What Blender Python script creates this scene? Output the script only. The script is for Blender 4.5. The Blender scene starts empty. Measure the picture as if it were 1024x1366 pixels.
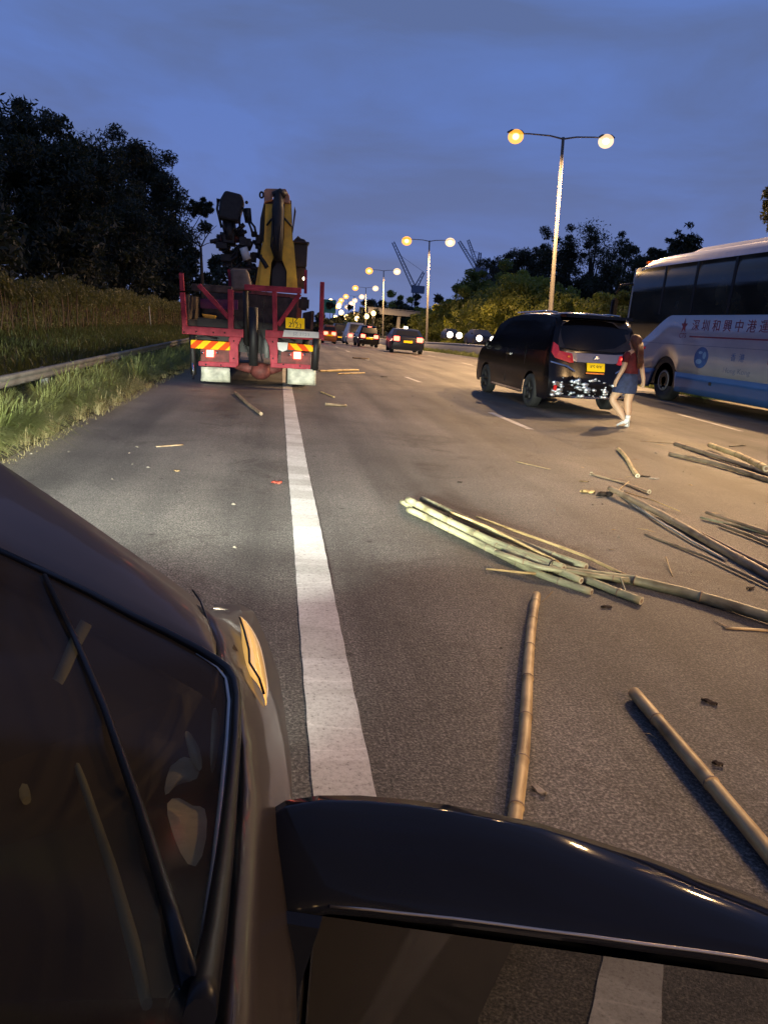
import bpy, bmesh, math, random
import numpy as np
from mathutils import Vector, Matrix
random.seed(7); RNG = np.random.default_rng(7)
R = math.radians
sc = bpy.context.scene
COL = sc.collection

# ------------------------------------------------------------------ camera
F, CX, CY, H = 940.0, 512.0, 683.0, 1.32
SL, VP = 0.085, (375.0, 424.0)
_Y = Vector(((VP[0]-CX)/F, (VP[1]-CY)/F, 1)).normalized()
_Z = Vector((SL, -1, ((VP[1]-CY)-SL*(VP[0]-CX))/F)).normalized()
_X = _Y.cross(_Z)
C0 = Vector((0, 0, H))
def ray(u, v):
    r = Vector(((u-CX)/F, (v-CY)/F, 1.0))
    return Vector((_X.dot(r), _Y.dot(r), _Z.dot(r)))
def G(u, v, z=0.0):
    r = ray(u, v); return C0 + r*((z-H)/r.z)
def AY(u, v, Y):
    r = ray(u, v); return C0 + r*(Y/r.y)
def AX(u, v, X):
    r = ray(u, v); return C0 + r*(X/r.x)
cam = bpy.data.objects.new('camera', bpy.data.cameras.new('camera')); COL.objects.link(cam)
cam.data.sensor_fit = 'VERTICAL'; cam.data.sensor_height = 36; cam.data.lens = 36*F/1366.0
cam.data.clip_start = 0.01; cam.data.clip_end = 3000
# camera axes in the world: right, up, back
right = Vector((_X.x, _Y.x, _Z.x)); down = Vector((_X.y, _Y.y, _Z.y)); fwd = Vector((_X.z, _Y.z, _Z.z))
m = Matrix((right, -down, -fwd)).transposed().to_4x4(); m.translation = C0
cam.matrix_world = m
sc.camera = cam
GRAV = R(-3.4)       # the road is banked: true verticals lean this much in road coordinates

# ------------------------------------------------------------------ world, exposure
sc.view_settings.view_transform = 'Standard'; sc.view_settings.look = 'None'
sc.view_settings.exposure = 0.0; sc.view_settings.gamma = 1.0
w = bpy.data.worlds.new('World'); sc.world = w; w.use_nodes = True
nt = w.node_tree; nt.nodes.clear()
def N(nt, t, **kw):
    n = nt.nodes.new(t)
    for k, v in kw.items():
        if k.startswith('_'): setattr(n, k[1:], v)
        else: n.inputs[k.replace('__', ' ')].default_value = v
    return n
def ramp(nt, fac, stops):
    n = nt.nodes.new('ShaderNodeValToRGB'); e = n.color_ramp.elements
    while len(e) < len(stops): e.new(0.5)
    for i, (p, c) in enumerate(stops):
        e[i].position = p; e[i].color = (*c, 1) if len(c) == 3 else c
    nt.links.new(fac, n.inputs[0]); return n.outputs[0]
tc = N(nt, 'ShaderNodeTexCoord'); sep = N(nt, 'ShaderNodeSeparateXYZ')
nt.links.new(tc.outputs['Generated'], sep.inputs[0])
sky = ramp(nt, sep.outputs['Z'], [(0.0, (0.155, 0.215, 0.46)), (0.10, (0.125, 0.19, 0.47)), (0.25, (0.108, 0.18, 0.465)), (0.5, (0.10, 0.175, 0.44)), (1.0, (0.055, 0.09, 0.22))])
mp = N(nt, 'ShaderNodeMapping'); mp.inputs['Scale'].default_value = (1.3, 1.3, 4.5); mp.inputs['Rotation'].default_value = (0.15, 0.1, 0.4)
nt.links.new(tc.outputs['Generated'], mp.inputs[0])
nz = N(nt, 'ShaderNodeTexNoise', Scale=1.7, Detail=6.0, Roughness=0.55, Distortion=0.4); nt.links.new(mp.outputs[0], nz.inputs['Vector'])
cl = ramp(nt, nz.outputs[0], [(0.40, (0, 0, 0)), (0.62, (1, 1, 1))])
cm = N(nt, 'ShaderNodeMix', _data_type='RGBA', _blend_type='MIX')
hs = N(nt, 'ShaderNodeMix', _data_type='RGBA', _blend_type='MULTIPLY'); hs.inputs[0].default_value = 1
nt.links.new(sky, hs.inputs[6]); hs.inputs[7].default_value = (0.92, 0.80, 0.68, 1)
nt.links.new(cl, cm.inputs[0]); nt.links.new(sky, cm.inputs[6]); nt.links.new(hs.outputs[2], cm.inputs[7])
# the physical sky after sunset adds its own faint glow
ns = N(nt, 'ShaderNodeTexSky', _sky_type='NISHITA', _sun_disc=False, _sun_elevation=R(-4), _sun_rotation=R(20))
ad = N(nt, 'ShaderNodeMix', _data_type='RGBA', _blend_type='ADD'); ad.inputs[0].default_value = 0.02
nt.links.new(cm.outputs[2], ad.inputs[6]); nt.links.new(ns.outputs[0], ad.inputs[7])
bg = N(nt, 'ShaderNodeBackground', Strength=1.12); out = N(nt, 'ShaderNodeOutputWorld')
nt.links.new(ad.outputs[2], bg.inputs[0]); nt.links.new(bg.outputs[0], out.inputs[0])

LAMP_COL = (1.0, 0.60, 0.26); LAMP_W = 12000.0
HEAD_COL = (0.95, 1.0, 0.84); HEAD_W = 2150.0

# ------------------------------------------------------------------ helpers
def mat(name, col, rough=0.6, metal=0.0, var=0.25, scale=6.0, bump=0.0, bscale=40.0, spec=0.5, coat=0.0, col2=None, emit=None, es=0.0, trans=0.0, coord='Object'):
    m = bpy.data.materials.new(name); m.use_nodes = True; t = m.node_tree; t.nodes.clear()
    o = N(t, 'ShaderNodeOutputMaterial'); b = N(t, 'ShaderNodeBsdfPrincipled')
    b.inputs['Roughness'].default_value = rough; b.inputs['Metallic'].default_value = metal
    b.inputs['Specular IOR Level'].default_value = spec; b.inputs['Coat Weight'].default_value = coat; b.inputs['Coat Roughness'].default_value = 0.04
    if trans: b.inputs['Transmission Weight'].default_value = trans
    c = N(t, 'ShaderNodeTexCoord'); n = N(t, 'ShaderNodeTexNoise', Scale=scale, Detail=5.0, Roughness=0.6)
    t.links.new(c.outputs[coord], n.inputs['Vector'])
    lo = tuple(x*(1-var) for x in col) if col2 is None else col
    hi = tuple(min(1, x*(1+var)) for x in col) if col2 is None else col2
    t.links.new(ramp(t, n.outputs[0], [(0.3, lo), (0.7, hi)]), b.inputs['Base Color'])
    if bump:
        n2 = N(t, 'ShaderNodeTexNoise', Scale=bscale, Detail=3.0); t.links.new(c.outputs[coord], n2.inputs['Vector'])
        bp = N(t, 'ShaderNodeBump', Strength=bump, Distance=0.01); t.links.new(n2.outputs[0], bp.inputs['Height']); t.links.new(bp.outputs[0], b.inputs['Normal'])
    if emit: b.inputs['Emission Color'].default_value = (*emit, 1); b.inputs['Emission Strength'].default_value = es
    t.links.new(b.outputs[0], o.inputs[0]); return m

class MB:
    """collects simple shapes; build() links them as one mesh object"""
    def __init__(s): s.v = []; s.f = []; s.sm = []
    def add(s, vs, fs, smooth=False):
        k = len(s.v); s.v += [tuple(p) for p in vs]; s.f += [tuple(i+k for i in f) for f in fs]; s.sm += [smooth]*len(fs); return s
    def box(s, x0, x1, y0, y1, z0, z1, bev=0.0):
        b = min(bev, (x1-x0)/3, (y1-y0)/3, (z1-z0)/3)
        if b <= 0:
            vs = [(x, y, z) for z in (z0, z1) for y in (y0, y1) for x in (x0, x1)]
            return s.add(vs, [(0, 2, 3, 1), (4, 5, 7, 6), (0, 1, 5, 4), (2, 6, 7, 3), (0, 4, 6, 2), (1, 3, 7, 5)])
        bm = bmesh.new(); bmesh.ops.create_cube(bm, size=1)
        for v in bm.verts: v.co = Vector(((x0+x1)/2+v.co.x*(x1-x0), (y0+y1)/2+v.co.y*(y1-y0), (z0+z1)/2+v.co.z*(z1-z0)))
        bmesh.ops.bevel(bm, geom=bm.edges[:], offset=b, segments=2, affect='EDGES')
        bm.verts.index_update(); s.add([v.co.copy() for v in bm.verts], [[v.index for v in f.verts] for f in bm.faces]); bm.free(); return s
    def tube(s, pts, rad, n=10, cap=True, flat=1.0, smooth=True):
        pts = [Vector(p) for p in pts]; rs = rad if isinstance(rad, (list, tuple)) else [rad]*len(pts)
        vs = []; ref = None
        for i, p in enumerate(pts):
            d = (pts[min(i+1, len(pts)-1)]-pts[max(i-1, 0)]).normalized()
            if ref is None: ref = Vector((0, 0, 1)) if abs(d.z) < 0.9 else Vector((0, 1, 0))
            a = d.cross(ref).normalized(); b = a.cross(d).normalized()
            for k in range(n):
                t = 2*math.pi*k/n; vs.append(p+a*math.cos(t)*rs[i]+b*math.sin(t)*rs[i]*flat)
        fs = [(i*n+k, i*n+(k+1) % n, (i+1)*n+(k+1) % n, (i+1)*n+k) for i in range(len(pts)-1) for k in range(n)]
        s.add(vs, fs, smooth)
        if cap: s.add(vs[:n], [tuple(range(n))]); s.add(vs[-n:], [tuple(range(n))[::-1]])
        return s
    def prism(s, poly, d):
        """closed polygon (list of 3D points) pushed along vector d"""
        n = len(poly); d = Vector(d); a = [Vector(p) for p in poly]
        return s.add(a+[p+d for p in a], [tuple(range(n))[::-1], tuple(range(n, 2*n))]+[(i, (i+1) % n, n+(i+1) % n, n+i) for i in range(n)])
    def grid(s, rows, smooth=True, closed=False):
        n = len(rows[0]); vs = [p for r in rows for p in r]
        fs = [(i*n+k, i*n+(k+1) % n, (i+1)*n+(k+1) % n, (i+1)*n+k) for i in range(len(rows)-1) for k in range(n if closed else n-1)]
        return s.add(vs, fs, smooth)
    def ball(s, c, r, sz=1.0, seg=12, rg=8):
        c = Vector(c); rows = []
        for i in range(rg+1):
            t = math.pi*i/rg; rows.append([c+Vector((r*math.sin(t)*math.cos(2*math.pi*k/seg), r*math.sin(t)*math.sin(2*math.pi*k/seg), r*sz*math.cos(t))) for k in range(seg)])
        return s.grid(rows, closed=True)
    def disc_x(s, x0, x1, cy, cz, r, n=28, ri=0.0):
        """cylinder / ring with its axis along x"""
        def ring(x, q): return [Vector((x, cy+q*math.cos(2*math.pi*k/n), cz+q*math.sin(2*math.pi*k/n))) for k in range(n)]
        if ri: return s.grid([ring(x0, ri), ring(x0, r*.93), ring(x0+(x1-x0)*.12, r), ring(x1-(x1-x0)*.12, r), ring(x1, r*.93), ring(x1, ri), ring(x0, ri)], closed=True)
        a, b = ring(x0, r), ring(x1, r); s.add(a+b, [(i, (i+1) % n, n+(i+1) % n, n+i) for i in range(n)]); s.add(a, [tuple(range(n))]); return s.add(b, [tuple(range(n))])
    def build(s, name, m, parent=None, bevel=0.0, solid=0.0, sub=0):
        me = bpy.data.meshes.new(name); me.from_pydata([tuple(v) for v in s.v], [], s.f)
        me.polygons.foreach_set('use_smooth', s.sm); me.materials.append(m); me.validate(); me.update()
        bm = bmesh.new(); bm.from_mesh(me); bmesh.ops.remove_doubles(bm, verts=bm.verts, dist=1e-5); bmesh.ops.recalc_face_normals(bm, faces=bm.faces); bm.to_mesh(me); bm.free()
        o = bpy.data.objects.new(name, me); COL.objects.link(o)
        if parent: o.parent = parent; o.matrix_parent_inverse = Matrix()
        if solid: q = o.modifiers.new('s', 'SOLIDIFY'); q.thickness = solid; q.offset = -1
        if bevel: q = o.modifiers.new('b', 'BEVEL'); q.width = bevel; q.segments = 2; q.limit_method = 'ANGLE'
        if sub: q = o.modifiers.new('u', 'SUBSURF'); q.levels = q.render_levels = sub
        return o
def tag(o, label=None, cat=None, group=None, kind=None):
    if label: o['label'] = label
    if cat: o['category'] = cat
    if group: o['group'] = group
    if kind: o['kind'] = kind
    return o
def thing(name, label, cat, loc=(0, 0, 0), rz=0.0, group=None, rot=None):
    o = bpy.data.objects.new(name, None); COL.objects.link(o); o.location = loc
    o.rotation_euler = rot if rot else (0, 0, rz); o.empty_display_size = 0.1
    return tag(o, label, cat, group)
def struct(o): o['kind'] = 'structure'; return o
def text(name, body, size, m, parent, loc, rot, ext=0.002, xs=1.0):
    c = bpy.data.curves.new(name, 'FONT'); c.body = body; c.size = size; c.extrude = ext; c.align_x = 'CENTER'; c.align_y = 'CENTER'
    tmp = bpy.data.objects.new('tmp', c); COL.objects.link(tmp); bpy.context.view_layer.update()
    me = bpy.data.meshes.new_from_object(tmp.evaluated_get(bpy.context.evaluated_depsgraph_get())); bpy.data.objects.remove(tmp)
    me.materials.clear(); me.materials.append(m); me.polygons.foreach_set('material_index', [0]*len(me.polygons))
    o = bpy.data.objects.new(name, me); COL.objects.link(o); o.parent = parent; o.matrix_parent_inverse = Matrix()
    o.location = loc; o.rotation_euler = rot; o.scale = (xs, 1, 1); return o
def copy_tree(o, parent=None):
    c = o.copy(); COL.objects.link(c)
    if parent: c.parent = parent
    for ch in list(o.children): copy_tree(ch, c)
    return c
def sst(a, b, x):
    t = min(1, max(0, (x-a)/(b-a))); return t*t*(3-2*t)
def zr(y): return -1.5*sst(25, 125, y)            # the carriageway dips a little ahead
def xo(y): return max(0.0, y)**2/5000.0           # and bends slowly to the right
XY = lambda x, y, z=0: Vector((x+xo(y), y, z+zr(y)))

# ------------------------------------------------------------------ materials
M = {}
M['red'] = mat('red_paint', (0.20, 0.016, 0.03), 0.6, var=0.35, scale=5, col2=(0.46, 0.05, 0.075), bump=0.2, spec=.25)
M['redbrown'] = mat('rusty_red', (0.14, 0.035, 0.03), 0.7, var=0.5, scale=9, bump=0.4)
M['yellow'] = mat('yellow_paint', (0.90, 0.46, 0.03), 0.45, var=0.3, scale=4, bump=0.15)
M['peach'] = mat('peach_paint', (0.5, 0.24, 0.13), 0.5, var=0.2)
M['black'] = mat('black_rubber', (0.012, 0.012, 0.013), 0.55, var=0.3)
M['tyre'] = mat('tyre_rubber', (0.018, 0.018, 0.018), 0.8, var=0.3, bump=0.4)
M['dark'] = mat('dark_steel', (0.014, 0.013, 0.013), 0.6, metal=0.1, var=0.5, scale=14, bump=0.3)
M['rust'] = mat('dirty_bed', (0.06, 0.045, 0.035), 0.8, var=0.6, scale=5, bump=0.5)
M['canvas'] = mat('stained_canvas', (0.16, 0.13, 0.10), 0.85, var=0.6, scale=3, bump=0.4)
M['purple'] = mat('purple_board', (0.13, 0.02, 0.09), 0.5, var=0.3)
M['flap'] = mat('mudflap_white', (0.50, 0.50, 0.40), 0.6, var=0.35, scale=7, bump=0.2)
M['white'] = mat('white_paint', (0.62, 0.62, 0.58), 0.5, var=0.12, scale=5)
M['galv'] = mat('galvanised', (0.20, 0.20, 0.19), 0.6, metal=0.1, var=0.35, scale=5, bump=0.2)
M['chrome'] = mat('chrome', (0.6, 0.6, 0.6), 0.12, metal=1.0, var=0.1)
M['plate'] = mat('yellow_plate', (0.85, 0.56, 0.005), 0.5, var=0.06, spec=.2, emit=(1, .62, .01), es=0.22)  # the slight emission stands in for headlight falling on the plates
M['ink'] = mat('plate_ink', (0.02, 0.02, 0.02), 0.6)
M['lampred'] = mat('tail_lamp_lit', (0.6, 0.03, 0.02), 0.2, emit=(1.0, 0.10, 0.06), es=9)
M['lampwhite'] = mat('lamp_white', (0.8, 0.8, 0.75), 0.2, emit=(1.0, 0.86, 0.6), es=9)
M['redlens'] = mat('red_lens', (0.42, 0.012, 0.012), 0.12, var=0.2, coat=1.0, emit=(1, .04, .03), es=.12)
M['orangelens'] = mat('orange_lens', (0.8, 0.22, 0.02), 0.15, coat=1.0)
M['blackpaint'] = mat('black_car_paint', (0.004, 0.0035, 0.005), 0.15, var=0.1, spec=.30)
M['silver'] = mat('silver_paint', (0.20, 0.20, 0.24), 0.25, metal=0.6, var=0.08, coat=1.0)
M['glass'] = mat('tinted_glass', (0.010, 0.010, 0.011), 0.10, var=0.1, spec=0.35)
M['pole'] = mat('grey_pole', (0.13, 0.12, 0.105), 0.5, metal=0.2, var=0.15)
M['concrete'] = mat('concrete', (0.30, 0.29, 0.27), 0.85, var=0.25, bump=0.3)
M['skin'] = mat('skin', (0.52, 0.33, 0.20), 0.5, var=0.08)
M['shirt'] = mat('red_shirt', (0.10, 0.006, 0.010), 0.8, var=0.45, scale=9, bump=1.0, bscale=14)
M['denim'] = mat('denim', (0.022, 0.032, 0.078), 0.85, var=0.45, scale=14, bump=1.0, bscale=16)
M['hair'] = mat('brown_hair', (0.045, 0.018, 0.008), 0.5, var=0.5, scale=30, bump=0.4, col2=(0.16, 0.055, 0.016))
M['shoe'] = mat('white_shoe', (0.75, 0.75, 0.72), 0.5, var=0.08)
def leafmat(name, a, b, scale=1.2):
    m = mat(name, a, 0.55, col2=b, scale=scale, coord='Object'); t = m.node_tree
    bs = [n for n in t.nodes if n.type == 'BSDF_PRINCIPLED'][0]; o = [n for n in t.nodes if n.type == 'OUTPUT_MATERIAL'][0]
    tr = N(t, 'ShaderNodeBsdfTranslucent'); tr.inputs[0].default_value = (b[0]*1.4, b[1]*1.5, b[2], 1)
    mx = N(t, 'ShaderNodeMixShader'); mx.inputs[0].default_value = 0.3
    t.links.new(bs.outputs[0], mx.inputs[1]); t.links.new(tr.outputs[0], mx.inputs[2]); t.links.new(mx.outputs[0], o.inputs[0]); return m
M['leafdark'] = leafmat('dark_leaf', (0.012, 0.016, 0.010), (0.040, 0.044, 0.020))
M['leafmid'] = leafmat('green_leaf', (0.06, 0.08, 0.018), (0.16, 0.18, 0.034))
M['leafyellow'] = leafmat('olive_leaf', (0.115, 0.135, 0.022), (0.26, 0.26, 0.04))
M['ivy'] = leafmat('ivy_leaf', (0.035, 0.045, 0.014), (0.15, 0.135, 0.045), 1.6)
M['drystem'] = mat('dry_stem', (0.07, 0.042, 0.022), 0.8, var=0.4)
M['grass'] = leafmat('grass_blade', (0.06, 0.08, 0.02), (0.25, 0.27, 0.105), 2.0)
M['bankgrass'] = leafmat('bank_grass_blade', (0.03, 0.042, 0.014), (0.10, 0.11, 0.04), 1.2)
M['drygrass'] = leafmat('dry_grass_blade', (0.20, 0.17, 0.085), (0.34, 0.29, 0.16), 2.5)
M['bark'] = mat('bark', (0.035, 0.028, 0.02), 0.9, var=0.4, bump=0.5)

# ------------------------------------------------------------------ road
def asphalt():
    m = bpy.data.materials.new('asphalt'); m.use_nodes = True; t = m.node_tree; t.nodes.clear()
    o = N(t, 'ShaderNodeOutputMaterial'); b = N(t, 'ShaderNodeBsdfPrincipled', Roughness=0.64); b.inputs['Specular IOR Level'].default_value = 0.36
    c = N(t, 'ShaderNodeTexCoord')
    n1 = N(t, 'ShaderNodeTexNoise', Scale=0.55, Detail=6.0, Roughness=0.65); n2 = N(t, 'ShaderNodeTexNoise', Scale=95.0, Detail=3.0, Roughness=0.7)
    n3 = N(t, 'ShaderNodeTexVoronoi', Scale=120.0); n4 = N(t, 'ShaderNodeTexVoronoi', Scale=2.2)
    mp = N(t, 'ShaderNodeMapping'); mp.inputs['Scale'].default_value = (1.6, 0.12, 1)
    t.links.new(c.outputs['Object'], mp.inputs[0]); n5 = N(t, 'ShaderNodeTexNoise', Scale=1.0, Detail=4.0); t.links.new(mp.outputs[0], n5.inputs['Vector'])
    for n in (n1, n2, n3, n4): t.links.new(c.outputs['Object'], n.inputs['Vector'])
    base = ramp(t, n1.outputs[0], [(0.32, (0.060, 0.057, 0.054)), (0.5, (0.095, 0.091, 0.086)), (0.70, (0.135, 0.130, 0.123))])
    grain = ramp(t, n2.outputs[0], [(0.33, (0.30, 0.30, 0.30)), (0.5, (0.95, 0.95, 0.95)), (0.66, (2.5, 2.45, 2.4))])
    spark = ramp(t, n3.outputs['Distance'], [(0.05, (3.0, 3.0, 3.0)), (0.13, (1, 1, 1))])
    wear = ramp(t, n5.outputs[0], [(0.36, (0.62, 0.62, 0.62)), (0.50, (1.0, 1.0, 1.0)), (0.66, (1.32, 1.30, 1.28))])
    oil = ramp(t, n4.outputs['Distance'], [(0.03, (0.35, 0.33, 0.32)), (0.06, (1, 1, 1))])
    n6 = N(t, 'ShaderNodeTexNoise', Scale=26.0, Detail=4.0, Roughness=0.7); n7 = N(t, 'ShaderNodeTexNoise', Scale=0.9, Detail=8.0, Roughness=0.75, Distortion=1.2); n8 = N(t, 'ShaderNodeTexVoronoi', _feature='DISTANCE_TO_EDGE', Scale=0.23)
    w8 = N(t, 'ShaderNodeMix', _data_type='RGBA', _blend_type='ADD'); w8.inputs[0].default_value = .35
    n9 = N(t, 'ShaderNodeTexNoise', Scale=1.3, Detail=6.0, Roughness=.7)
    for n in (n6, n7, n9): t.links.new(c.outputs['Object'], n.inputs['Vector'])
    t.links.new(c.outputs['Object'], w8.inputs[6]); t.links.new(n9.outputs['Color'], w8.inputs[7]); t.links.new(w8.outputs[2], n8.inputs['Vector'])
    mid = ramp(t, n6.outputs[0], [(0.34, (0.72, 0.72, 0.72)), (0.5, (1, 1, 1)), (0.66, (1.28, 1.27, 1.25))])
    stain = ramp(t, n7.outputs[0], [(0.32, (0.50, 0.47, 0.44)), (0.44, (1, 1, 1))])
    crack = ramp(t, n8.outputs['Distance'], [(0.0, (0.82, 0.82, 0.82)), (0.002, (1, 1, 1))])
    cur = base
    for x in (grain, spark, wear, oil, mid, stain, crack):
        q = N(t, 'ShaderNodeMix', _data_type='RGBA', _blend_type='MULTIPLY'); q.inputs[0].default_value = 1; q.clamp_result = False
        t.links.new(cur, q.inputs[6]); t.links.new(x, q.inputs[7]); cur = q.outputs[2]
    t.links.new(cur, b.inputs['Base Color'])
    bp = N(t, 'ShaderNodeBump', Strength=0.7, Distance=0.006); t.links.new(n2.outputs[0], bp.inputs['Height']); t.links.new(bp.outputs[0], b.inputs['Normal'])
    t.links.new(b.outputs[0], o.inputs[0]); return m
M['asphalt'] = asphalt()
def marking():
    m = bpy.data.materials.new('road_paint'); m.use_nodes = True; t = m.node_tree; t.nodes.clear()
    o = N(t, 'ShaderNodeOutputMaterial'); b = N(t, 'ShaderNodeBsdfPrincipled', Roughness=0.7); c = N(t, 'ShaderNodeTexCoord')
    n1 = N(t, 'ShaderNodeTexNoise', Scale=70.0, Detail=4.0, Roughness=0.75); n2 = N(t, 'ShaderNodeTexNoise', Scale=3.0, Detail=5.0)
    mp = N(t, 'ShaderNodeMapping'); mp.inputs['Scale'].default_value = (0.6, 3.1, 1); mp.inputs['Rotation'].default_value = (0, 0, 0.02)
    n3 = N(t, 'ShaderNodeTexNoise', Scale=1.0, Detail=2.0); t.links.new(c.outputs['Object'], mp.inputs[0]); t.links.new(mp.outputs[0], n3.inputs['Vector'])
    for n in (n1, n2): t.links.new(c.outputs['Object'], n.inputs['Vector'])
    a = ramp(t, n1.outputs[0], [(0.30, (0.13, 0.125, 0.12)), (0.38, (0.46, 0.455, 0.45)), (0.5, (0.58, 0.58, 0.575)), (0.8, (0.70, 0.70, 0.69))])
    d = ramp(t, n2.outputs[0], [(0.3, (0.78, 0.77, 0.76)), (0.65, (1, 1, 1))])
    e = ramp(t, n3.outputs[0], [(0.44, (0.82, 0.81, 0.80)), (0.47, (1, 1, 1)), (0.56, (1, 1, 1)), (0.565, (1.25, 1.25, 1.25)), (0.575, (1.0, 1.0, 1.0))])
    q = N(t, 'ShaderNodeMix', _data_type='RGBA', _blend_type='MULTIPLY'); q.inputs[0].default_value = 1
    t.links.new(a, q.inputs[6]); t.links.new(d, q.inputs[7])
    q2 = N(t, 'ShaderNodeMix', _data_type='RGBA', _blend_type='MULTIPLY'); q2.inputs[0].default_value = 1
    t.links.new(q.outputs[2], q2.inputs[6]); t.links.new(e, q2.inputs[7]); t.links.new(q2.outputs[2], b.inputs['Base Color'])
    bp = N(t, 'ShaderNodeBump', Strength=0.5, Distance=0.004); t.links.new(n1.outputs[0], bp.inputs['Height']); t.links.new(bp.outputs[0], b.inputs['Normal'])
    t.links.new(b.outputs[0], o.inputs[0]); return m
M['mark'] = marking()
ys = list(np.concatenate([np.arange(-60, 0, 6.0), np.arange(0, 140, 3.0), np.arange(140, 420, 20.0)]))
def strip(x0, x1, z0, y0=-1e9, y1=1e9, n=1, z1=None):
    yy = [y for y in ys if y0 < y < y1]
    if y0 > -1e8: yy = [y0]+yy
    if y1 < 1e8: yy = yy+[y1]
    z1 = z0 if z1 is None else z1
    return MB().grid([[XY(x0+(x1-x0)*k/n, y, z0+(z1-z0)*k/n) for k in range(n+1)] for y in yy])
g = MB(); g.grid([[Vector((x, y, -0.25-1.8*sst(25, 125, y))) for x in (-1500, -60, -20, 0, 40, 120, 1500)] for y in (-300, -60, 0, 25, 50, 75, 100, 125, 300, 900, 2500)])
M['soil'] = mat('soil', (0.035, 0.04, 0.02), 0.95, var=0.5, scale=0.8)
struct(g.build('ground', M['soil']))
struct(strip(-2.22, 13.3, 0.0, n=4).build('road', M['asphalt']))
struct(strip(14.6, 26.5, 0.0, n=3).build('opposite_road', M['asphalt']))
# verge and bank on the left
vg = MB(); cols = [(-2.25, 0.0), (-2.5, 0.035), (-3.2, 0.06), (-4.2, 0.18), (-6.0, 0.42), (-8, 0.5), (-14, 0.6), (-40, 0.9)]
vg.grid([[XY(x+(0.05*math.sin(y*2.3)+0.04*math.sin(y*5.1) if i == 0 else 0), y, z-(0.02 if i == 0 else 0)) for i, (x, z) in enumerate(cols)] for y in [-40, -20]+list(np.arange(-10, 60, 0.5))+list(np.arange(60, 420, 20))])
M['verge'] = mat('verge_soil', (0.045, 0.042, 0.025), 0.95, var=0.5, scale=3, bump=0.5, bscale=20)
struct(vg.build('verge', M['verge']))
struct(strip(13.3, 14.6, 0.03, n=1).build('median_strip', M['verge']))
# edge line, slightly wavering
el = MB(); yy = list(np.arange(-14, 12, 0.06))+list(np.arange(12, 60, 0.5))+list(np.arange(60, 200, 5))
el.grid([[XY(max(0.02, 0.163-0.0078*y)-xo(y)*0+0.002*math.sin(y*1.7)+0.0015*math.sin(y*23.0+k)+k*0.182, y, 0.005) for k in (0, 1)] for y in yy])
struct(el.build('edge_line', M['mark']))
def dash(p, q, w_):
    d = (q-p).normalized(); n = Vector((d.y, -d.x, 0))*w_/2; z = Vector((0, 0, 0.005))
    return struct(MB().add([p-n+z, p+n+z, q+n+z, q-n+z], [(0, 1, 2, 3)]).build('lane_marking', M['mark']))
dash(G(707, 573), G(654, 550.5), 0.12); dash(G(560, 510), G(541, 503), 0.12); dash(G(988, 575.5), G(905, 553), 0.12)
for y in (28, 36, 44, 52): dash(XY(3.35-(y-20)*.01, y), XY(3.3-(y-20)*.01, y+2), 0.12)
for y in (22.5, 31, 39.5, 48): dash(XY(8.3, y), XY(8.25, y+2), 0.12)
for y in (4.2, -4.3): dash(XY(8.6, y), XY(8.6, y+2), 0.12)

# ------------------------------------------------------------------ street lamps on the median
def emis(name, col, s):
    m = bpy.data.materials.new(name); m.use_nodes = True; t = m.node_tree; t.nodes.clear()
    e = N(t, 'ShaderNodeEmission', Strength=s); e.inputs[0].default_value = (*col, 1); o = N(t, 'ShaderNodeOutputMaterial'); t.links.new(e.outputs[0], o.inputs[0]); return m
M['sodium'] = emis('sodium_glass', (1.0, 0.38, 0.035), 2.6); M['sodiumpale'] = emis('pale_sodium_glass', (1.0, 0.66, 0.38), 2.0)
for k_ in ('sodium', 'sodiumpale'):
    t_ = M[k_].node_tree; e_ = [n for n in t_.nodes if n.type == 'EMISSION'][0]; o_ = [n for n in t_.nodes if n.type == 'OUTPUT_MATERIAL'][0]
    tr_ = N(t_, 'ShaderNodeBsdfTransparent'); mx = N(t_, 'ShaderNodeMixShader'); mx.inputs[0].default_value = .5
    t_.links.new(tr_.outputs[0], mx.inputs[1]); t_.links.new(e_.outputs[0], mx.inputs[2]); t_.links.new(mx.outputs[0], o_.inputs[0])
M['core'] = emis('sodium_bulb', (1.0, 0.66, 0.22), 9.0); M['corepale'] = emis('pale_bulb', (1.0, 0.80, 0.58), 8.0)
lamp_light = bpy.data.lights.new('street_light', 'SPOT'); lamp_light.energy = LAMP_W; lamp_light.color = LAMP_COL
lamp_light.spot_size = R(165); lamp_light.spot_blend = 0.5; lamp_light.shadow_soft_size = 0.22
lamp_light.use_nodes = False
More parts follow.
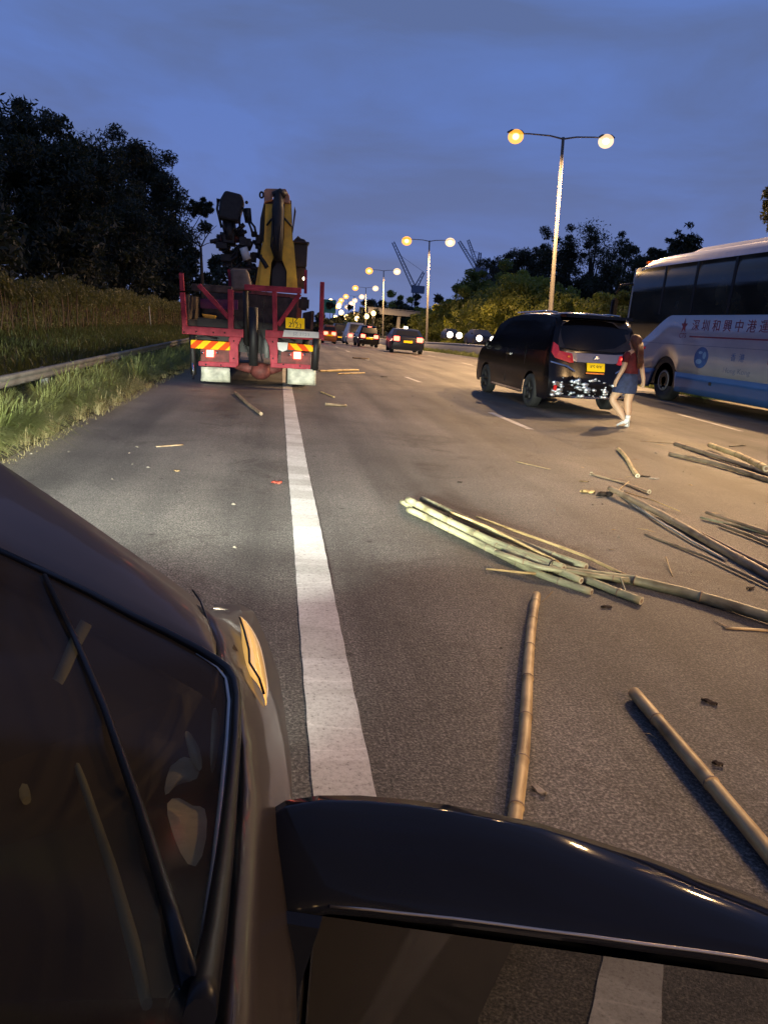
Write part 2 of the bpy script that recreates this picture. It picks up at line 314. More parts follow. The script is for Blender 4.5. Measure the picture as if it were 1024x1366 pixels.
def lamp(y, hgt, label, left_only=False, x=13.75, r=0.40, lit=True):
    t = thing('street_lamp', label, 'street lamp', XY(x, y, 0), rot=(0, R(-3.9), 0), group='twin arm street lamps along the median')
    MB().tube([(0, 0, -0.2), (0, 0, 1.2), (0, 0, 1.25), (0, 0, hgt)], [0.16, 0.15, 0.13, 0.075], n=12).build('pole', M['pole'], t)
    MB().box(-.3, .3, -.3, .3, -.3, .12, .03).build('base', M['concrete'], t)
    for s in ((-1,) if left_only else (-1, 1)):
        k = s*(2.25 if s > 0 else 2.45)
        MB().tube([(0, 0, hgt-0.08), (s*.7, 0, hgt+.04), (k*.75, 0, hgt+.08), (k, 0, hgt+.05)], [.045, .04, .035, .03], n=8).build('arm', M['pole'], t)
        h = MB(); h.tube([(k-s*.35, 0, hgt+.1), (k-s*.2, 0, hgt+.13), (k+s*.3, 0, hgt+.14), (k+s*.5, 0, hgt+.1)], [.06, .17, .17, .05], n=12, flat=.6).build('lamp_head', M['pole'], t)
        b = MB().ball((k+s*.05, 0, hgt-r*.25), r*1.18, 0.85, 20, 14).build('bowl', M['sodium'] if s < 0 else M['sodiumpale'], t)
        MB().ball((k+s*.05, 0, hgt-r*.25), r*.52, 0.85).build('bulb', M['core'] if s < 0 else M['corepale'], b)
        if lit:
            l = bpy.data.objects.new('lamp_light', lamp_light); COL.objects.link(l); l.parent = t; l.location = (k, 0, hgt-r*1.2-.1)
names = ['nearest', 'second', 'third', 'fourth', 'fifth', 'sixth', 'seventh', 'eighth', 'ninth']
desc = ['nearest twin arm street lamp, its tall pole rising behind the black minivan',
        'second nearest twin arm street lamp, the one just left of the right hand tower cranes',
        'third nearest twin arm street lamp, just left of the luffing tower crane',
        'fourth nearest twin arm street lamp, left of the end of the footbridge',
        'fifth nearest twin arm street lamp, above the distant dark car with lit brake lights',
        'sixth nearest twin arm street lamp in the distant cluster over the road',
        'seventh nearest twin arm street lamp in the distant cluster over the road',
        'eighth nearest twin arm street lamp, beside the green gantry sign']
lamp(38, 11.45, desc[0], r=0.33, x=14.25)
lamp(80, 11.6, desc[1], r=0.46, x=15.0); lamp(126, 12.1, desc[2], r=0.54, x=14.6)
lamp(174, 11.4, desc[3], r=0.62, x=14.2); lamp(222, 11.0, desc[4], r=0.72, x=12.4); lamp(262, 11, desc[5], r=0.8, x=10.4, lit=False)
lamp(304, 11, desc[6], r=0.9, x=8.4, lit=False); lamp(350, 10.5, desc[7], r=1.0, x=4.8, lit=False)
lamp(20, 11.3, 'twin arm street lamp behind the coach whose light falls on the near bamboo', r=0.38, x=16.6)
lamp(-14, 11.3, 'unseen twin arm street lamp back along the median, placed to brighten the near road', r=0.38)  # out of view, set this close to brighten the near asphalt
for i, (u, v, Y, hh) in enumerate([(498, 418, 150, 5.0), (489, 422, 165, 4.6), (447, 424, 260, 7), (462, 423, 240, 6), (455, 417, 280, 9), (441, 402, 300, 12), (452, 408, 290, 11), (476, 425, 200, 5)]):
    p = AY(u, v, Y); t = thing('roadside_lamp', ['short single lamp post glowing white, nearest of those under the footbridge end', 'short yellowish single lamp beside the white one near the footbridge end', 'small far lamp low over the road, nearest the left end of the lamp cluster', 'small far lamp low over the road in the middle of the lamp cluster', 'far single lamp just above the lowest row of the lamp cluster', 'far tall single lamp directly beside the green gantry sign', 'far tall single lamp second from the green gantry sign', 'small far lamp low over the road at the right of the lamp cluster'][i], 'street lamp', (p.x, p.y, zr(Y)-.3), group='distant single lamps')
    hz = p.z-(zr(Y)-.3)
    MB().tube([(0, 0, 0), (0, 0, hz)], [.12, .07], n=6).build('pole', M['pole'], t)
    MB().ball((0, 0, hz), Y*0.0031, 1.1, 10, 6).build('bowl', M['core'], t)

# ------------------------------------------------------------------ crane lorry
TY = 13.95
t = thing('crane_truck', 'red flatbed lorry with a folded yellow crane, stopped across the white edge line', 'truck', (-0.57, TY, 0))
def tp(u, v, dy=0.0): p = AY(u, v, TY); return Vector((p.x+0.57, dy, p.z))
def bar(mb, a, b, wpx, dy=0.0, dep=0.1, h=None):
    """square steel member between two picture points, wpx wide"""
    p, q = tp(*a, dy), tp(*b, dy); d = (q-p).normalized(); n = Vector((d.z, 0, -d.x))*(wpx*0.0147/2)
    return mb.prism([p-n, p+n, q+n, q-n], (0, dep, 0))
def poly(mb, pts, dy=0.0, dep=0.1): return mb.prism([tp(u, v, dy) for u, v in pts], (0, dep, 0))
r_ = MB()
bar(r_, (241.5, 364), (243, 388), 5.2); bar(r_, (243, 390), (247, 445), 6)
r_.build('side_post', M['red'], t, bevel=.008)
bar(MB(), (430, 376), (428, 449), 5.4).build('side_post', M['red'], t, bevel=.008)
bar(MB(), (243, 440), (325, 445), 10, -.02, .14).build('rear_rail', M['red'], t, bevel=.01)
bar(MB(), (354, 445), (432, 449.5), 9, -.02, .14).build('rear_rail', M['red'], t, bevel=.01)
bar(MB(), (326, 383), (402, 388), 7, -.03, .1).build('upper_rail', M['red'], t, bevel=.008)
bar(MB(), (307.5, 386), (308, 440), 7, -.01, .1).build('frame_upright', M['red'], t, bevel=.008)
bar(MB(), (366, 389), (367, 441), 6, -.01, .1).build('frame_upright', M['red'], t, bevel=.008)
bar(MB(), (265, 380), (305, 424), 5.5, .02, .07).build('brace', M['red'], t, bevel=.006)
bar(MB(), (400, 392), (371, 434), 5.5, .02, .07).build('brace', M['red'], t, bevel=.006)
poly(MB(), [(307, 449), (323, 449), (318, 460), (318, 488), (306, 486), (305, 452)], -.01, .2).build('outrigger_bracket', M['red'], t, bevel=.01)
poly(MB(), [(353, 449), (371, 449), (370, 487), (361, 486), (359, 462)], -.01, .2).build('outrigger_bracket', M['red'], t, bevel=.01)
bar(MB(), (265, 485), (316, 487), 6, -.02, .12).build('bumper_bar', M['red'], t, bevel=.01)
bar(MB(), (361, 487), (414, 490), 6, -.02, .12).build('bumper_bar', M['red'], t, bevel=.01)
poly(MB(), [(268, 463), (306, 467), (306, 484), (268, 482)], .0, .1).build('lamp_board', M['redbrown'], t)
poly(MB(), [(375, 469), (414, 471), (414, 488), (375, 486)], .0, .1).build('lamp_board', M['redbrown'], t)
# frames further forward on the bed
bar(MB(), (298, 352), (300, 386), 4, 1.5, .08).build('stake', M['red'], t)
bar(MB(), (411.5, 353), (411, 388), 4, 1.5, .08).build('stake', M['red'], t)
bar(MB(), (298, 351), (330, 352), 3, 1.5, .06).build('bed_rail', M['rust'], t)
bar(MB(), (250, 381), (306, 385), 9, .6, .3).build('plank', M['rust'], t, bevel=.01)
poly(MB(), [(258, 396), (312, 398), (312, 412), (258, 410)], 1.2, .1).build('side_board', M['purple'], t)
poly(MB(), [(301, 352), (326, 353), (334, 384), (304, 384)], 1.2, .5).build('canvas_cover', M['canvas'], t, bevel=.05)
poly(MB(), [(262, 418), (283, 421), (280, 428), (270, 431), (266, 428)], .9, .2).build('orange_fitting', M['yellow'], t, bevel=.02)
mb = MB(); mb.box(-1.22, 1.2, .35, 6.2, .95, 1.15, .02); mb.build('bed', M['rust'], t)
MB().box(-1.22, -1.16, .3, 6.0, 1.15, 1.60, .01).build('side_wall', M['rust'], t); MB().box(1.14, 1.2, .3, 6.0, 1.15, 1.5, .01).build('side_wall', M['rust'], t)
MB().box(-.55, -.4, .2, 9.2, .55, .95, .01).build('chassis_beam', M['dark'], t); MB().box(.4, .55, .2, 9.2, .55, .95, .01).build('chassis_beam', M['dark'], t)
MB().box(-1.0, 1.0, .25, .45, .62, 1.2, .02).build('cross_beam', M['dark'], t)
MB().box(-1.1, .9, 2.2, 3.0, 1.15, 1.75, .04).build('crane_base', M['rust'], t)
cab = MB().box(-1.15, 1.15, 7.2, 9.4, .7, 2.0, .12).build('cab', M['redbrown'], t)
MB().box(-.8, .8, 7.17, 7.2, 1.5, 1.9).build('rear_window', M['glass'], cab)
# striped hazard panels
def hazard(u0, v0, u1, v1, lean, white=False):
    a, b = tp(u0, v0, -.05), tp(u1, v1, -.05); n = 9
    m = bpy.data.materials.new('hazard_stripes'); m.use_nodes = True; q = m.node_tree; bs = q.nodes['Principled BSDF']; bs.inputs['Roughness'].default_value = .6; bs.inputs['Specular IOR Level'].default_value = .1
    c = N(q, 'ShaderNodeTexCoord'); s = N(q, 'ShaderNodeSeparateXYZ'); q.links.new(c.outputs['Object'], s.inputs[0])
    ma = N(q, 'ShaderNodeMath', _operation='MULTIPLY_ADD'); ma.inputs[1].default_value = lean; q.links.new(s.outputs['Z'], ma.inputs[0]); q.links.new(s.outputs['X'], ma.inputs[2])
    mm = N(q, 'ShaderNodeMath', _operation='MODULO'); mm.inputs[1].default_value = .27
    a2 = N(q, 'ShaderNodeMath', _operation='ADD'); a2.inputs[1].default_value = 10; q.links.new(ma.outputs[0], a2.inputs[0]); q.links.new(a2.outputs[0], mm.inputs[0])
    g_ = N(q, 'ShaderNodeMath', _operation='GREATER_THAN'); g_.inputs[1].default_value = .135; q.links.new(mm.outputs[0], g_.inputs[0])
    cr = ramp(q, g_.outputs[0], [(0, (.90, .58, .01)), (1, (.80, .085, .008))]); q.links.new(cr, bs.inputs['Base Color'])
    q.links.new(cr, bs.inputs['Emission Color']); bs.inputs['Emission Strength'].default_value = 0.0
    k = (b.z-a.z); dz = (v1-v0)
    p = [tp(u0, v0, -.05), tp(u1, v0+3.2, -.05), tp(u1, v1, -.05), tp(u0, v1-3.2, -.05)]
    MB().prism(p, (0, .02, 0)).build('hazard_panel', m, t, bevel=.01)
hazard(255, 453, 307, 467.5, -1.0); hazard(384, 457.5, 421, 469.5, 1.0)
poly(MB(), [(370, 456.5), (384, 457), (383, 466.5), (377, 469), (371, 466)], -.055, .02).build('worn_panel', M['white'], t)
wb = poly(MB(), [(379, 440), (425, 443), (425, 451), (377, 449)], -.06, .02).build('white_board', M['white'], t)
M['faint'] = mat('faded_ink', (0.36, 0.37, 0.40), .7)
tt = tp(402, 446, -.062); text('lettering', 'JZ 2123', .075, M['faint'], t, tt, (R(90), 0, 0), .001, 1.3)
pl = poly(MB(), [(381, 423.5), (406, 424.8), (406, 438.8), (381, 437.5)], -.07, .015).build('number_plate', M['plate'], t, bevel=.004)
text('plate_text', 'JZ', .125, M['ink'], pl, tp(393.6, 427.6, -.0715), (R(90), R(3), 0), .001)
text('plate_text', '2123', .125, M['ink'], pl, tp(393.6, 434.4, -.0715), (R(90), R(3), 0), .001)
for (u, v) in ((280.5, 471.5), (396.5, 474)):
    MB().prism([tp(u-5, v-5, -.04), tp(u+5, v-4.6, -.04), tp(u+5, v+5, -.04), tp(u-5, v+4.6, -.04)], (0, .05, 0)).build('tail_light', M['lampred'], t, bevel=.01)
    for d in (-10, 9): MB().ball(tp(u+d, v-1, -.02), .03).build('lamp', M['chrome'], t)
for (a, b, c, d, e) in ((268.5, 489, 307, 508, 2), (383.5, 491, 421, 512, 2)):
    rows = [[tp(a+(b2)*(c-a)/6, b+(d-b)*k/4+e*b2/6, -.02+.04*math.sin(k*.9+b2*.7)) for b2 in range(7)] for k in range(5)]
    MB().grid(rows).build('mudflap', M['flap'], t, solid=.012)
for xs in ((-.93, -.55), (.72, 1.16)):
    for yy_ in (.98, 6.9):
        w1 = MB().disc_x(xs[0], xs[1], yy_, .50 if yy_ < 1 else .5, .5, ri=.27).build('wheel', M['tyre'], t)
        MB().disc_x(xs[0]+.05, xs[1]-.05, yy_, .5, .27).build('rim', M['dark'], w1)
# middle: hydraulic legs, axle
MB().tube([tp(338, 410, .05), tp(338, 488, .05)], .085, n=14).build('hydraulic_leg', M['black'], t)
MB().tube([tp(337.5, 452, .0), tp(338.5, 478, .0)], .028, n=8).build('piston_rod', M['chrome'], t)
MB().tube([tp(327, 388, .15), tp(328, 462, .15)], .05, n=10).build('hydraulic_pipe', M['dark'], t)
MB().tube([tp(355, 453, .12), tp(356, 478, .12)], .05, n=10).build('air_tank', M['galv'], t)
MB().tube([tp(256, 446, .05), tp(258, 500, .05)], .055, n=10).build('stabiliser_leg', M['dark'], t)
MB().tube([tp(257.6, 484, .0), tp(258, 506, .0)], .024, n=8).build('stabiliser_rod', M['chrome'], t)
MB().tube([tp(423, 452, .0), tp(421, 466, .0), tp(419.5, 494, .0)], [.09, .075, .07], n=10).build('stabiliser_leg', M['black'], t)
ax = MB(); ax.tube([tp(312, 490, .45), tp(330, 493, .45), tp(362, 495, .45), tp(376, 493, .45)], [.06, .1, .1, .06], n=12); ax.ball(tp(347, 497, .4), .21, .8); ax.build('axle', M['redbrown'], t)
for pts in (((322, 446), (324, 456), (330, 470), (334, 484)), ((344, 440), (349, 452), (347, 468), (350, 482)), ((311, 420), (318, 434), (326, 441)), ((372, 452), (377, 456), (386, 453), (394, 456)), ((255, 446), (262, 451), (274, 449), (290, 452))):
    MB().tube([tp(u, v, .02) for u, v in pts], .014, n=6).build('hose', M['black'], t)
ch = MB()
for i in range(12): p_ = tp(350.5+1.2*math.sin(i*.9), 400+i*3.4, .0); ch.box(p_.x-.012, p_.x+.012, p_.y-.01, p_.y+.01, p_.z-.02, p_.z+.02)
ch.build('chain', M['dark'], t, bevel=.004)
bl_ = MB()
for u, v in ((246, 443), (262, 442.5), (285, 443.5), (300, 444), (312, 455), (312, 478), (364, 456), (364, 478), (378, 486), (400, 488), (275, 486), (295, 487)): bl_.ball(tp(u, v, -.03), .016, 1, 8, 5)
bl_.build('bolt_heads', M['dark'], t)
# the crane
CYo = 2.4
def cp(u, v, dy=0.0): p = AY(u, v, TY+CYo); return Vector((p.x+0.57, CYo+dy, p.z))
def cpoly(mb, pts, dy=0.0, dep=0.1): return mb.prism([cp(u, v, dy) for u, v in pts], (0, dep, 0))
boom = cpoly(MB(), [(345, 384), (352, 322), (353.5, 290), (354, 272), (368, 272), (368.5, 300), (366, 322), (369, 335), (362, 350), (359, 384)], 0, .09)
cpoly(boom, [(380, 272), (388, 272), (389.5, 318), (392, 326), (397, 384), (382, 384), (382.5, 362), (376, 345), (379, 318)], 0, .09)
boom.add([cp(345, 384, .0), cp(345, 384, .75), cp(352, 322, .75), cp(352, 322, 0)], [(0, 1, 2, 3)]); boom.add([cp(397, 384, 0), cp(397, 384, .75), cp(391, 322, .75), cp(391, 322, 0)], [(0, 1, 2, 3)])
boom.build('crane_column', M['yellow'], t, bevel=.01)
cpoly(MB(), [(340, 384), (347, 384), (352.5, 322), (350, 322)], .1, .6).build('crane_side', M['yellow'], t)
bo = MB(); bo.prism([cp(351, 320, .3), cp(352, 262, .3), cp(389, 264, .3), cp(391, 320, .3)], (0, .5, 0)); bo.build('inner_boom', M['dark'], t, bevel=.02)
cpoly(MB(), [(352.5, 272), (352, 255), (355, 252), (381, 252.5), (386, 262), (387, 272), (376, 270), (374, 260), (366, 259), (362, 268), (354.5, 270)], -.06, .12).build('boom_head', M['peach'], t, bevel=.01)
k = MB(); k.tube([cp(372, 257, -.14), cp(371, 282, -.16), cp(371, 318, -.12), cp(371, 348, -.08)], [.09, .13, .11, .09], n=12); k.tube([cp(365, 262, -.12), cp(374, 258, -.16), cp(380, 262, -.12)], .08, n=8)
k.build('lift_cylinder', M['black'], t)
hz_ = MB()
for i in range(6):
    x0 = 364+i*2.2; hz_.tube([cp(x0, 290+i % 3*3, -.2), cp(x0+random.uniform(-2, 2), 312, -.26), cp(x0+random.uniform(-3, 1), 330, -.22), cp(368+i*.8, 348, -.12)], .018, n=6)
hz_.tube([cp(356, 301, -.05), cp(362, 294, -.14), cp(368, 290, -.16)], .022, n=6); hz_.tube([cp(379, 292, -.14), cp(386, 299, -.08), cp(389, 302, 0)], .022, n=6)
hz_.build('hose', M['dark'], t)
cpoly(MB(), [(347, 386), (353, 320), (390, 320), (395, 386)], .35, .3).build('column_core', M['dark'], t)
cpoly(MB(), [(362, 384), (363, 360), (370, 350), (374, 350), (381, 360), (382, 384)], .05, .2).build('column_opening', M['black'], t)
cpoly(MB(), [(345, 322), (347, 290), (352, 268), (353, 322)], .15, .3).build('side_plate', M['black'], t, bevel=.01)
cpoly(MB(), [(390, 304), (393, 274), (395, 281), (391, 309)], .1, .25).build('side_plate', M['black'], t, bevel=.01)
cx_ = MB(); cx_.tube([cp(349+2.4*math.cos(a), 260+4*math.sin(a), .0) for a in [i*math.pi/5 for i in range(11)]], .02, n=6); cx_.build('lifting_eye', M['dark'], t)
# control seat and machinery on the left, lantern shaped tank on the right
cpoly(MB(), [(292, 292), (294, 268), (301, 255.5), (323, 261), (326, 270), (321, 287), (319, 297), (308, 296)], -.2, .5).build('control_box', M['dark'], t, bevel=.05)
MB().tube([cp(306, 296, 0), cp(306, 320, 0)], .11, n=10).build('control_post', M['dark'], t)
for (a, b, c) in (((292, 268), (290.5, 280), (296, 304)), ((299, 295), (299, 305), (301, 313)), ((313, 296), (314, 305), (317, 312)), ((320, 290), (320, 298), (320.5, 303)), ((295, 268), (291, 267), (291, 275)), ((324, 278), (327, 288), (328, 294)), ((334, 296), (340, 304), (342, 314)), ((332, 297), (336, 308), (338, 316))):
    MB().tube([cp(*a, -.1), cp(*b, -.15), cp(*c, -.05)], .026, n=6).build('hose', M['black'], t)
MB().tube([cp(330, 278, 0), cp(331.5, 297, 0)], .075, n=10).build('valve_cylinder', M['dark'], t)
MB().ball(cp(329, 270, 0), .035).build('lamp', M['dark'], t)
mch = MB()
for i in range(70):
    u = random.uniform(291, 347); v = random.uniform(311, 352) if u > 298 else random.uniform(311, 330)
    if u > 330: v = random.uniform(300, 384)
    a = cp(u, v, random.uniform(0, .5)); s1, s2, s3 = (random.uniform(.03, .13) for _ in range(3))
    if i % 2: mch.box(a.x-s1, a.x+s1, a.y-s2, a.y+s2, a.z-s3, a.z+s3)
    else: mch.tube([a, a+Vector((random.uniform(-.25, .25), random.uniform(-.1, .1), random.uniform(-.25, .25)))], random.uniform(.02, .05), n=7)
mch.build('crane_machinery', M['dark'], t, bevel=.008)
cpoly(MB(), [(292, 312), (318, 311), (319, 321), (294, 324)], .15, .3).build('red_valve_block', M['redbrown'], t, bevel=.02)
MB().tube([cp(325, 331, -.1), cp(330, 347, -.1)], .085, n=12).build('exhaust_silencer', M['white'], t)
tk = cpoly(MB(), [(389, 322), (396, 315), (407, 318), (411, 324), (409.5, 355), (392, 356)], .2, .4); cpoly(tk, [(394, 317), (398, 312), (402, 316)], .3, .2); cpoly(tk, [(388, 320), (413, 322), (413, 325), (388, 323)], .1, .6)
tk.build('tank', M['dark'], t, bevel=.02)
cpoly(MB(), [(392, 356), (409, 356), (410, 384), (396, 384)], .3, .4).build('tank_stand', M['rust'], t)
MB().box(.9, 1.1, .5, .9, 1.5, 1.75, .04).build('toolbox', M['dark'], t)
MB().ball(cp(405.5, 372, -.1), .035).build('marker_lamp', M['lampwhite'], t)

# ------------------------------------------------------------------ black minivan
VX, VY, VYAW, VS = 5.03, 12.85, 0.03, 0.96
van = thing('minivan', 'glossy black minivan seen from behind, its rear bumper shining in headlights beside the coach', 'minivan', (VX, VY, 0), rot=(0, R(-1.2), VYAW))
van.scale = (VS, VS, VS)
# side profile (y, z) closed outline, half section by x inset
def vx(z): return 0.0 if z < 1.05 else 0.17*((z-1.05)/0.85)**1.3
prof = [(0.02, .30), (-.04, .50), (-.02, .72), (.06, .98), (.06, 1.10), (.10, 1.25), (.18, 1.65), (.28, 1.86), (.8, 1.93), (2.4, 1.93), (3.1, 1.86), (3.6, 1.66), (4.15, 1.22), (4.75, 1.05), (4.95, .85), (5.0, .50), (4.95, .30)]
rows = []
Wv = 1.85
for (y, z) in prof:
    i = vx(z); cr = .05 if y < .5 or y > 4.6 else 0.0
    xs = [0.0, .05, .14, .5, .92, 1.35, 1.71, 1.80, 1.85]; row = []
    for x in xs:
        f = abs(x-Wv/2)/(Wv/2); bow = (.11 if y > 4 else (.09 if y < 1 else 0))*f**4
        row.append(Vector((i+(x)*(Wv-2*i)/Wv, y+(bow if y < 2.5 else -bow*1.6), z+(.03*(1-f**2) if z > 1.8 else 0)-(0.05*f**6 if z > 1.8 else 0))))
    rows.append(row)
body = MB().grid(rows)
for side in (0, -1):
    edge = [r[side] for r in rows]; n = len(edge)
    low = [Vector((e.x, e.y, .30)) for e in edge]
    # side skin with arches
    cols_ = np.linspace(edge[0].y, edge[-1].y, 60)
    def top(y):
        best = .3
        for a, b in zip(edge[:-1], edge[1:]):
            lo, hi = sorted((a.y, b.y))
            if lo <= y <= hi and hi > lo: best = max(best, a.z+(b.z-a.z)*(y-a.y)/(b.y-a.y))
        return best
    rr = []
    for y in cols_:
        z0 = .25
        for wy in (1.02, 4.02):
            d = abs(y-wy)
            if d < .40: z0 = max(z0, .34+math.sqrt(max(0, .40**2-d*d)))
        zt = max(top(y), z0+.01); col = []
        for k in range(11):
            z = z0+(zt-z0)*k/10; xi = vx(z)-.012*math.sin(min(1, max(0, (z-.3)/.75))*math.pi)
            bow = .10*max(0, (abs(y-2.48)-2.1)/.4)**2
            x = xi+bow*.5 if side == 0 else Wv-xi-bow*.5; col.append(Vector((x, y, z)))
        rr.append(col)
    body.grid(rr)
body.build('body', M['blackpaint'], van)
def vq(name, pts, m_, off=.012, parent=van, th=.02):
    return MB().prism(pts, (0, th, 0)).build(name, m_, parent, bevel=.006)
def sidew(name, yz, m_, side=0, out=.006, parent=van):
    P = [Vector(((vx(z)-out) if side == 0 else (Wv-vx(z)+out), y, z)) for y, z in yz]
    return MB().prism(P, (.02 if side == 0 else -.02, 0, 0)).build(name, m_, parent)
for s in (0, 1):
    sidew('side_window', [(.45, 1.18), (.55, 1.72), (1.35, 1.76), (1.4, 1.16)], M['glass'], s)
    sidew('side_window', [(1.48, 1.16), (1.43, 1.76), (2.45, 1.76), (2.55, 1.14)], M['glass'], s)
    sidew('side_window', [(2.63, 1.14), (2.53, 1.76), (2.95, 1.74), (3.75, 1.2), (3.8, 1.12)], M['glass'], s)
    sidew('door_handle', [(2.35, 1.0), (2.35, 1.04), (2.6, 1.04), (2.6, 1.0)], M['chrome'], s, .03)
    sidew('door_seam', [(1.44, .4), (1.44, 1.14), (1.452, 1.14), (1.452, .4)], M['black'], s, .014)
    sidew('door_seam', [(2.59, .4), (2.59, 1.14), (2.602, 1.14), (2.602, .4)], M['black'], s, .014)
    sidew('sill_trim', [(1.5, .27), (1.5, .31), (3.5, .31), (3.5, .27)], M['chrome'], s, .01)
    xx = (-.02, .19) if s == 0 else (Wv-.19, Wv+.02)
    for wy in (1.02, 4.02):
        wh = MB().disc_x(xx[0], xx[1], wy, .34, .34, ri=.22).build('wheel', M['tyre'], van)
        rm = MB(); rm.disc_x(xx[0]+.03, xx[1]-.03, wy, .34, .215); rm.build('rim', M['dark'], wh)
        sp = MB()
        for k_ in range(5):
            a = k_*2*math.pi/5+.3; xo_ = xx[0]+.005 if s == 0 else xx[1]-.005
            sp.tube([(xo_+(.02 if s == 0 else -.02), wy, .34), (xo_, wy+.2*math.cos(a), .34+.2*math.sin(a))], [.035, .025], n=6)
        sp.build('spoke', M['dark'], wh)
    m1 = MB().box(-.2 if s == 0 else Wv, 0 if s == 0 else Wv+.2, 3.62, 3.75, 1.08, 1.26, .04).build('wing_mirror', M['blackpaint'], van)
# tail: window, lights, chrome strip, plate, spoiler
def bk(x, z, o=.0):   # a point on the tail surface
    pr_ = [(.30, .02), (.50, -.04), (.72, -.02), (.98, .06), (1.10, .06), (1.25, .10), (1.65, .18), (1.86, .28)]
    for (a, ya), (b, yb) in zip(pr_[:-1], pr_[1:]):
        if a <= z <= b: y = ya+(yb-ya)*(z-a)/(b-a); break
    f = abs(x-Wv/2)/(Wv/2); i = vx(z); return Vector((i+x*(Wv-2*i)/Wv, y+.09*f**4-o, z))
def tail(name, pts, m_, o=.012, th=.03, parent=van):
    return MB().prism([bk(x, z, o) for x, z in pts], (0, th, 0)).build(name, m_, parent, bevel=.005)
M['vanglass'] = mat('van_rear_glass', (.03, .027, .026), .14, spec=.4)
tail('rear_window', [(.12, 1.26), (.10, 1.45), (.12, 1.78), (.5, 1.82), (1.35, 1.82), (1.73, 1.78), (1.75, 1.45), (1.73, 1.26), (1.3, 1.22), (.5, 1.22)], M['vanglass'], .02, .04)
tail('garnish', [(.28, 1.20), (.5, 1.18), (1.35, 1.18), (1.57, 1.20), (1.45, 1.02), (1.3, 1.00), (.55, 1.00), (.40, 1.02)], M['silver'], .022, .03)
for s in (0, 1):
    f = (lambda x: x) if s == 0 else (lambda x: Wv-x)
    tail('tail_light', [(f(.02), 1.36), (f(.12), 1.30), (f(.16), 1.20), (f(.42), 1.16), (f(.47), .99), (f(.40), .98), (f(.10), 1.06), (f(.02), 1.16)], M['redlens'], .03, .06)
    tail('chrome_strip', [(f(.02), 1.00), (f(.35), .93), (f(.50), .84), (f(.50), .81), (f(.33), .90), (f(.02), .97)], M['chrome'], .03, .02)
    tail('reflector', [(f(.10), .43), (f(.16), .43), (f(.16), .54), (f(.10), .54)], M['redlens'], .03, .02)
    tail('lit_indicator', [(f(.33), 1.08), (f(.38), 1.08), (f(.38), 1.12), (f(.33), 1.12)], M['lampred'] if s else M['orangelens'], .045, .02)
    tail('bumper_vent', [(f(.06), .36), (f(.3), .34), (f(.28), .6), (f(.1), .62)], M['chrome'], .02, .02)
tail('bumper_strip', [(.08, .33), (.5, .31), (1.35, .31), (1.77, .33), (1.77, .37), (1.35, .35), (.5, .35), (.08, .37)], M['chrome'], .035, .03)
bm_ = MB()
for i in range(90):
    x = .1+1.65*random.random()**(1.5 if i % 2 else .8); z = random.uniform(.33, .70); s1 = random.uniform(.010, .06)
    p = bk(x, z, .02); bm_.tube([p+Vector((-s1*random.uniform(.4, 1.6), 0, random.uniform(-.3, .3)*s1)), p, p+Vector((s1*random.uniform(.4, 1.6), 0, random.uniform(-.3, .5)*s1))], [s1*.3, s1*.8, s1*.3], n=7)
M['glint'] = mat('glint_metal', (.85, .92, .95), .42, metal=1.0, var=.15)
bm_.build('bumper_glints', M['glint'], van)  # bright slivers imitating headlight reflections broken up on the bumper
np_ = tail('number_plate', [(.74, .84), (1.11, .84), (1.11, 1.0), (.74, 1.0)], M['plate'], .055, .03)
text('plate_text', 'KS 9JX', .105, M['ink'], np_, bk(.925, .92, .058)+Vector((0, -.002, 0)), (R(90), 0, 0), .001, .85)
tail('emblem', [(.88, 1.06), (.97, 1.06), (.99, 1.1), (.925, 1.15), (.86, 1.1)], M['chrome'], .045, .03)
tail('plate_lamp', [(.72, .79), (1.1, .79), (1.1, .82), (.72, .82)], M['orangelens'], .05, .03)
MB().box(.22, 1.63, .08, .42, 1.84, 1.90, .03).build('spoiler', M['blackpaint'], van)
MB().box(.5, .66, .16, .3, 1.90, 1.925, .01).build('roof_glint', M['chrome'], van)  # chrome block imitating a bright reflection on the roof
for s in (0, 1): MB().tube([(.25 if s == 0 else 1.6, .6, 1.93), (.25 if s == 0 else 1.6, 1.2, 1.96), (.27 if s == 0 else 1.58, 2.9, 1.93)], .018, n=8).build('roof_rail', M['chrome'], van)

# ------------------------------------------------------------------ coach
BX, BF = 10.4, 21.4
bus = thing('coach', 'tall white and blue coach with dark windows and red Chinese lettering at right', 'coach', (BX, BF, 0))
M['coachwhite'] = mat('coach_white', (0.34, 0.35, 0.42), 0.28, var=0.06, scale=2, coat=.6)
M['coachblue'] = mat('coach_blue', (0.022, 0.07, 0.20), 0.3, var=0.08, scale=2, coat=.6)
M['coachsilver'] = mat('coach_roof_silver', (0.34, 0.35, 0.42), 0.3, metal=.5, var=.08, coat=.5)
M['coachglass'] = mat('coach_glass', (0.006, 0.007, 0.007), .12, col2=(0.035, 0.04, 0.034), scale=1.1, spec=.4)
M['coachblack'] = mat('coach_black', (0.012, 0.012, 0.014), 0.25, var=.1)
M['redink'] = mat('red_lettering', (0.20, 0.02, 0.05), .5); M['blueink'] = mat('blue_lettering', (0.03, 0.10, 0.30), .5); M['greyink'] = mat('grey_lettering', (0.16, 0.18, 0.26), .5)
BL = 12.0
def wheel_z(y, zlow, c=-3.0, r=.66):
    z = zlow
    for cc in (c, c-6.4):
        d = abs(y-cc)
        if d < r: z = max(z, .52+math.sqrt(r*r-d*d))
    return z
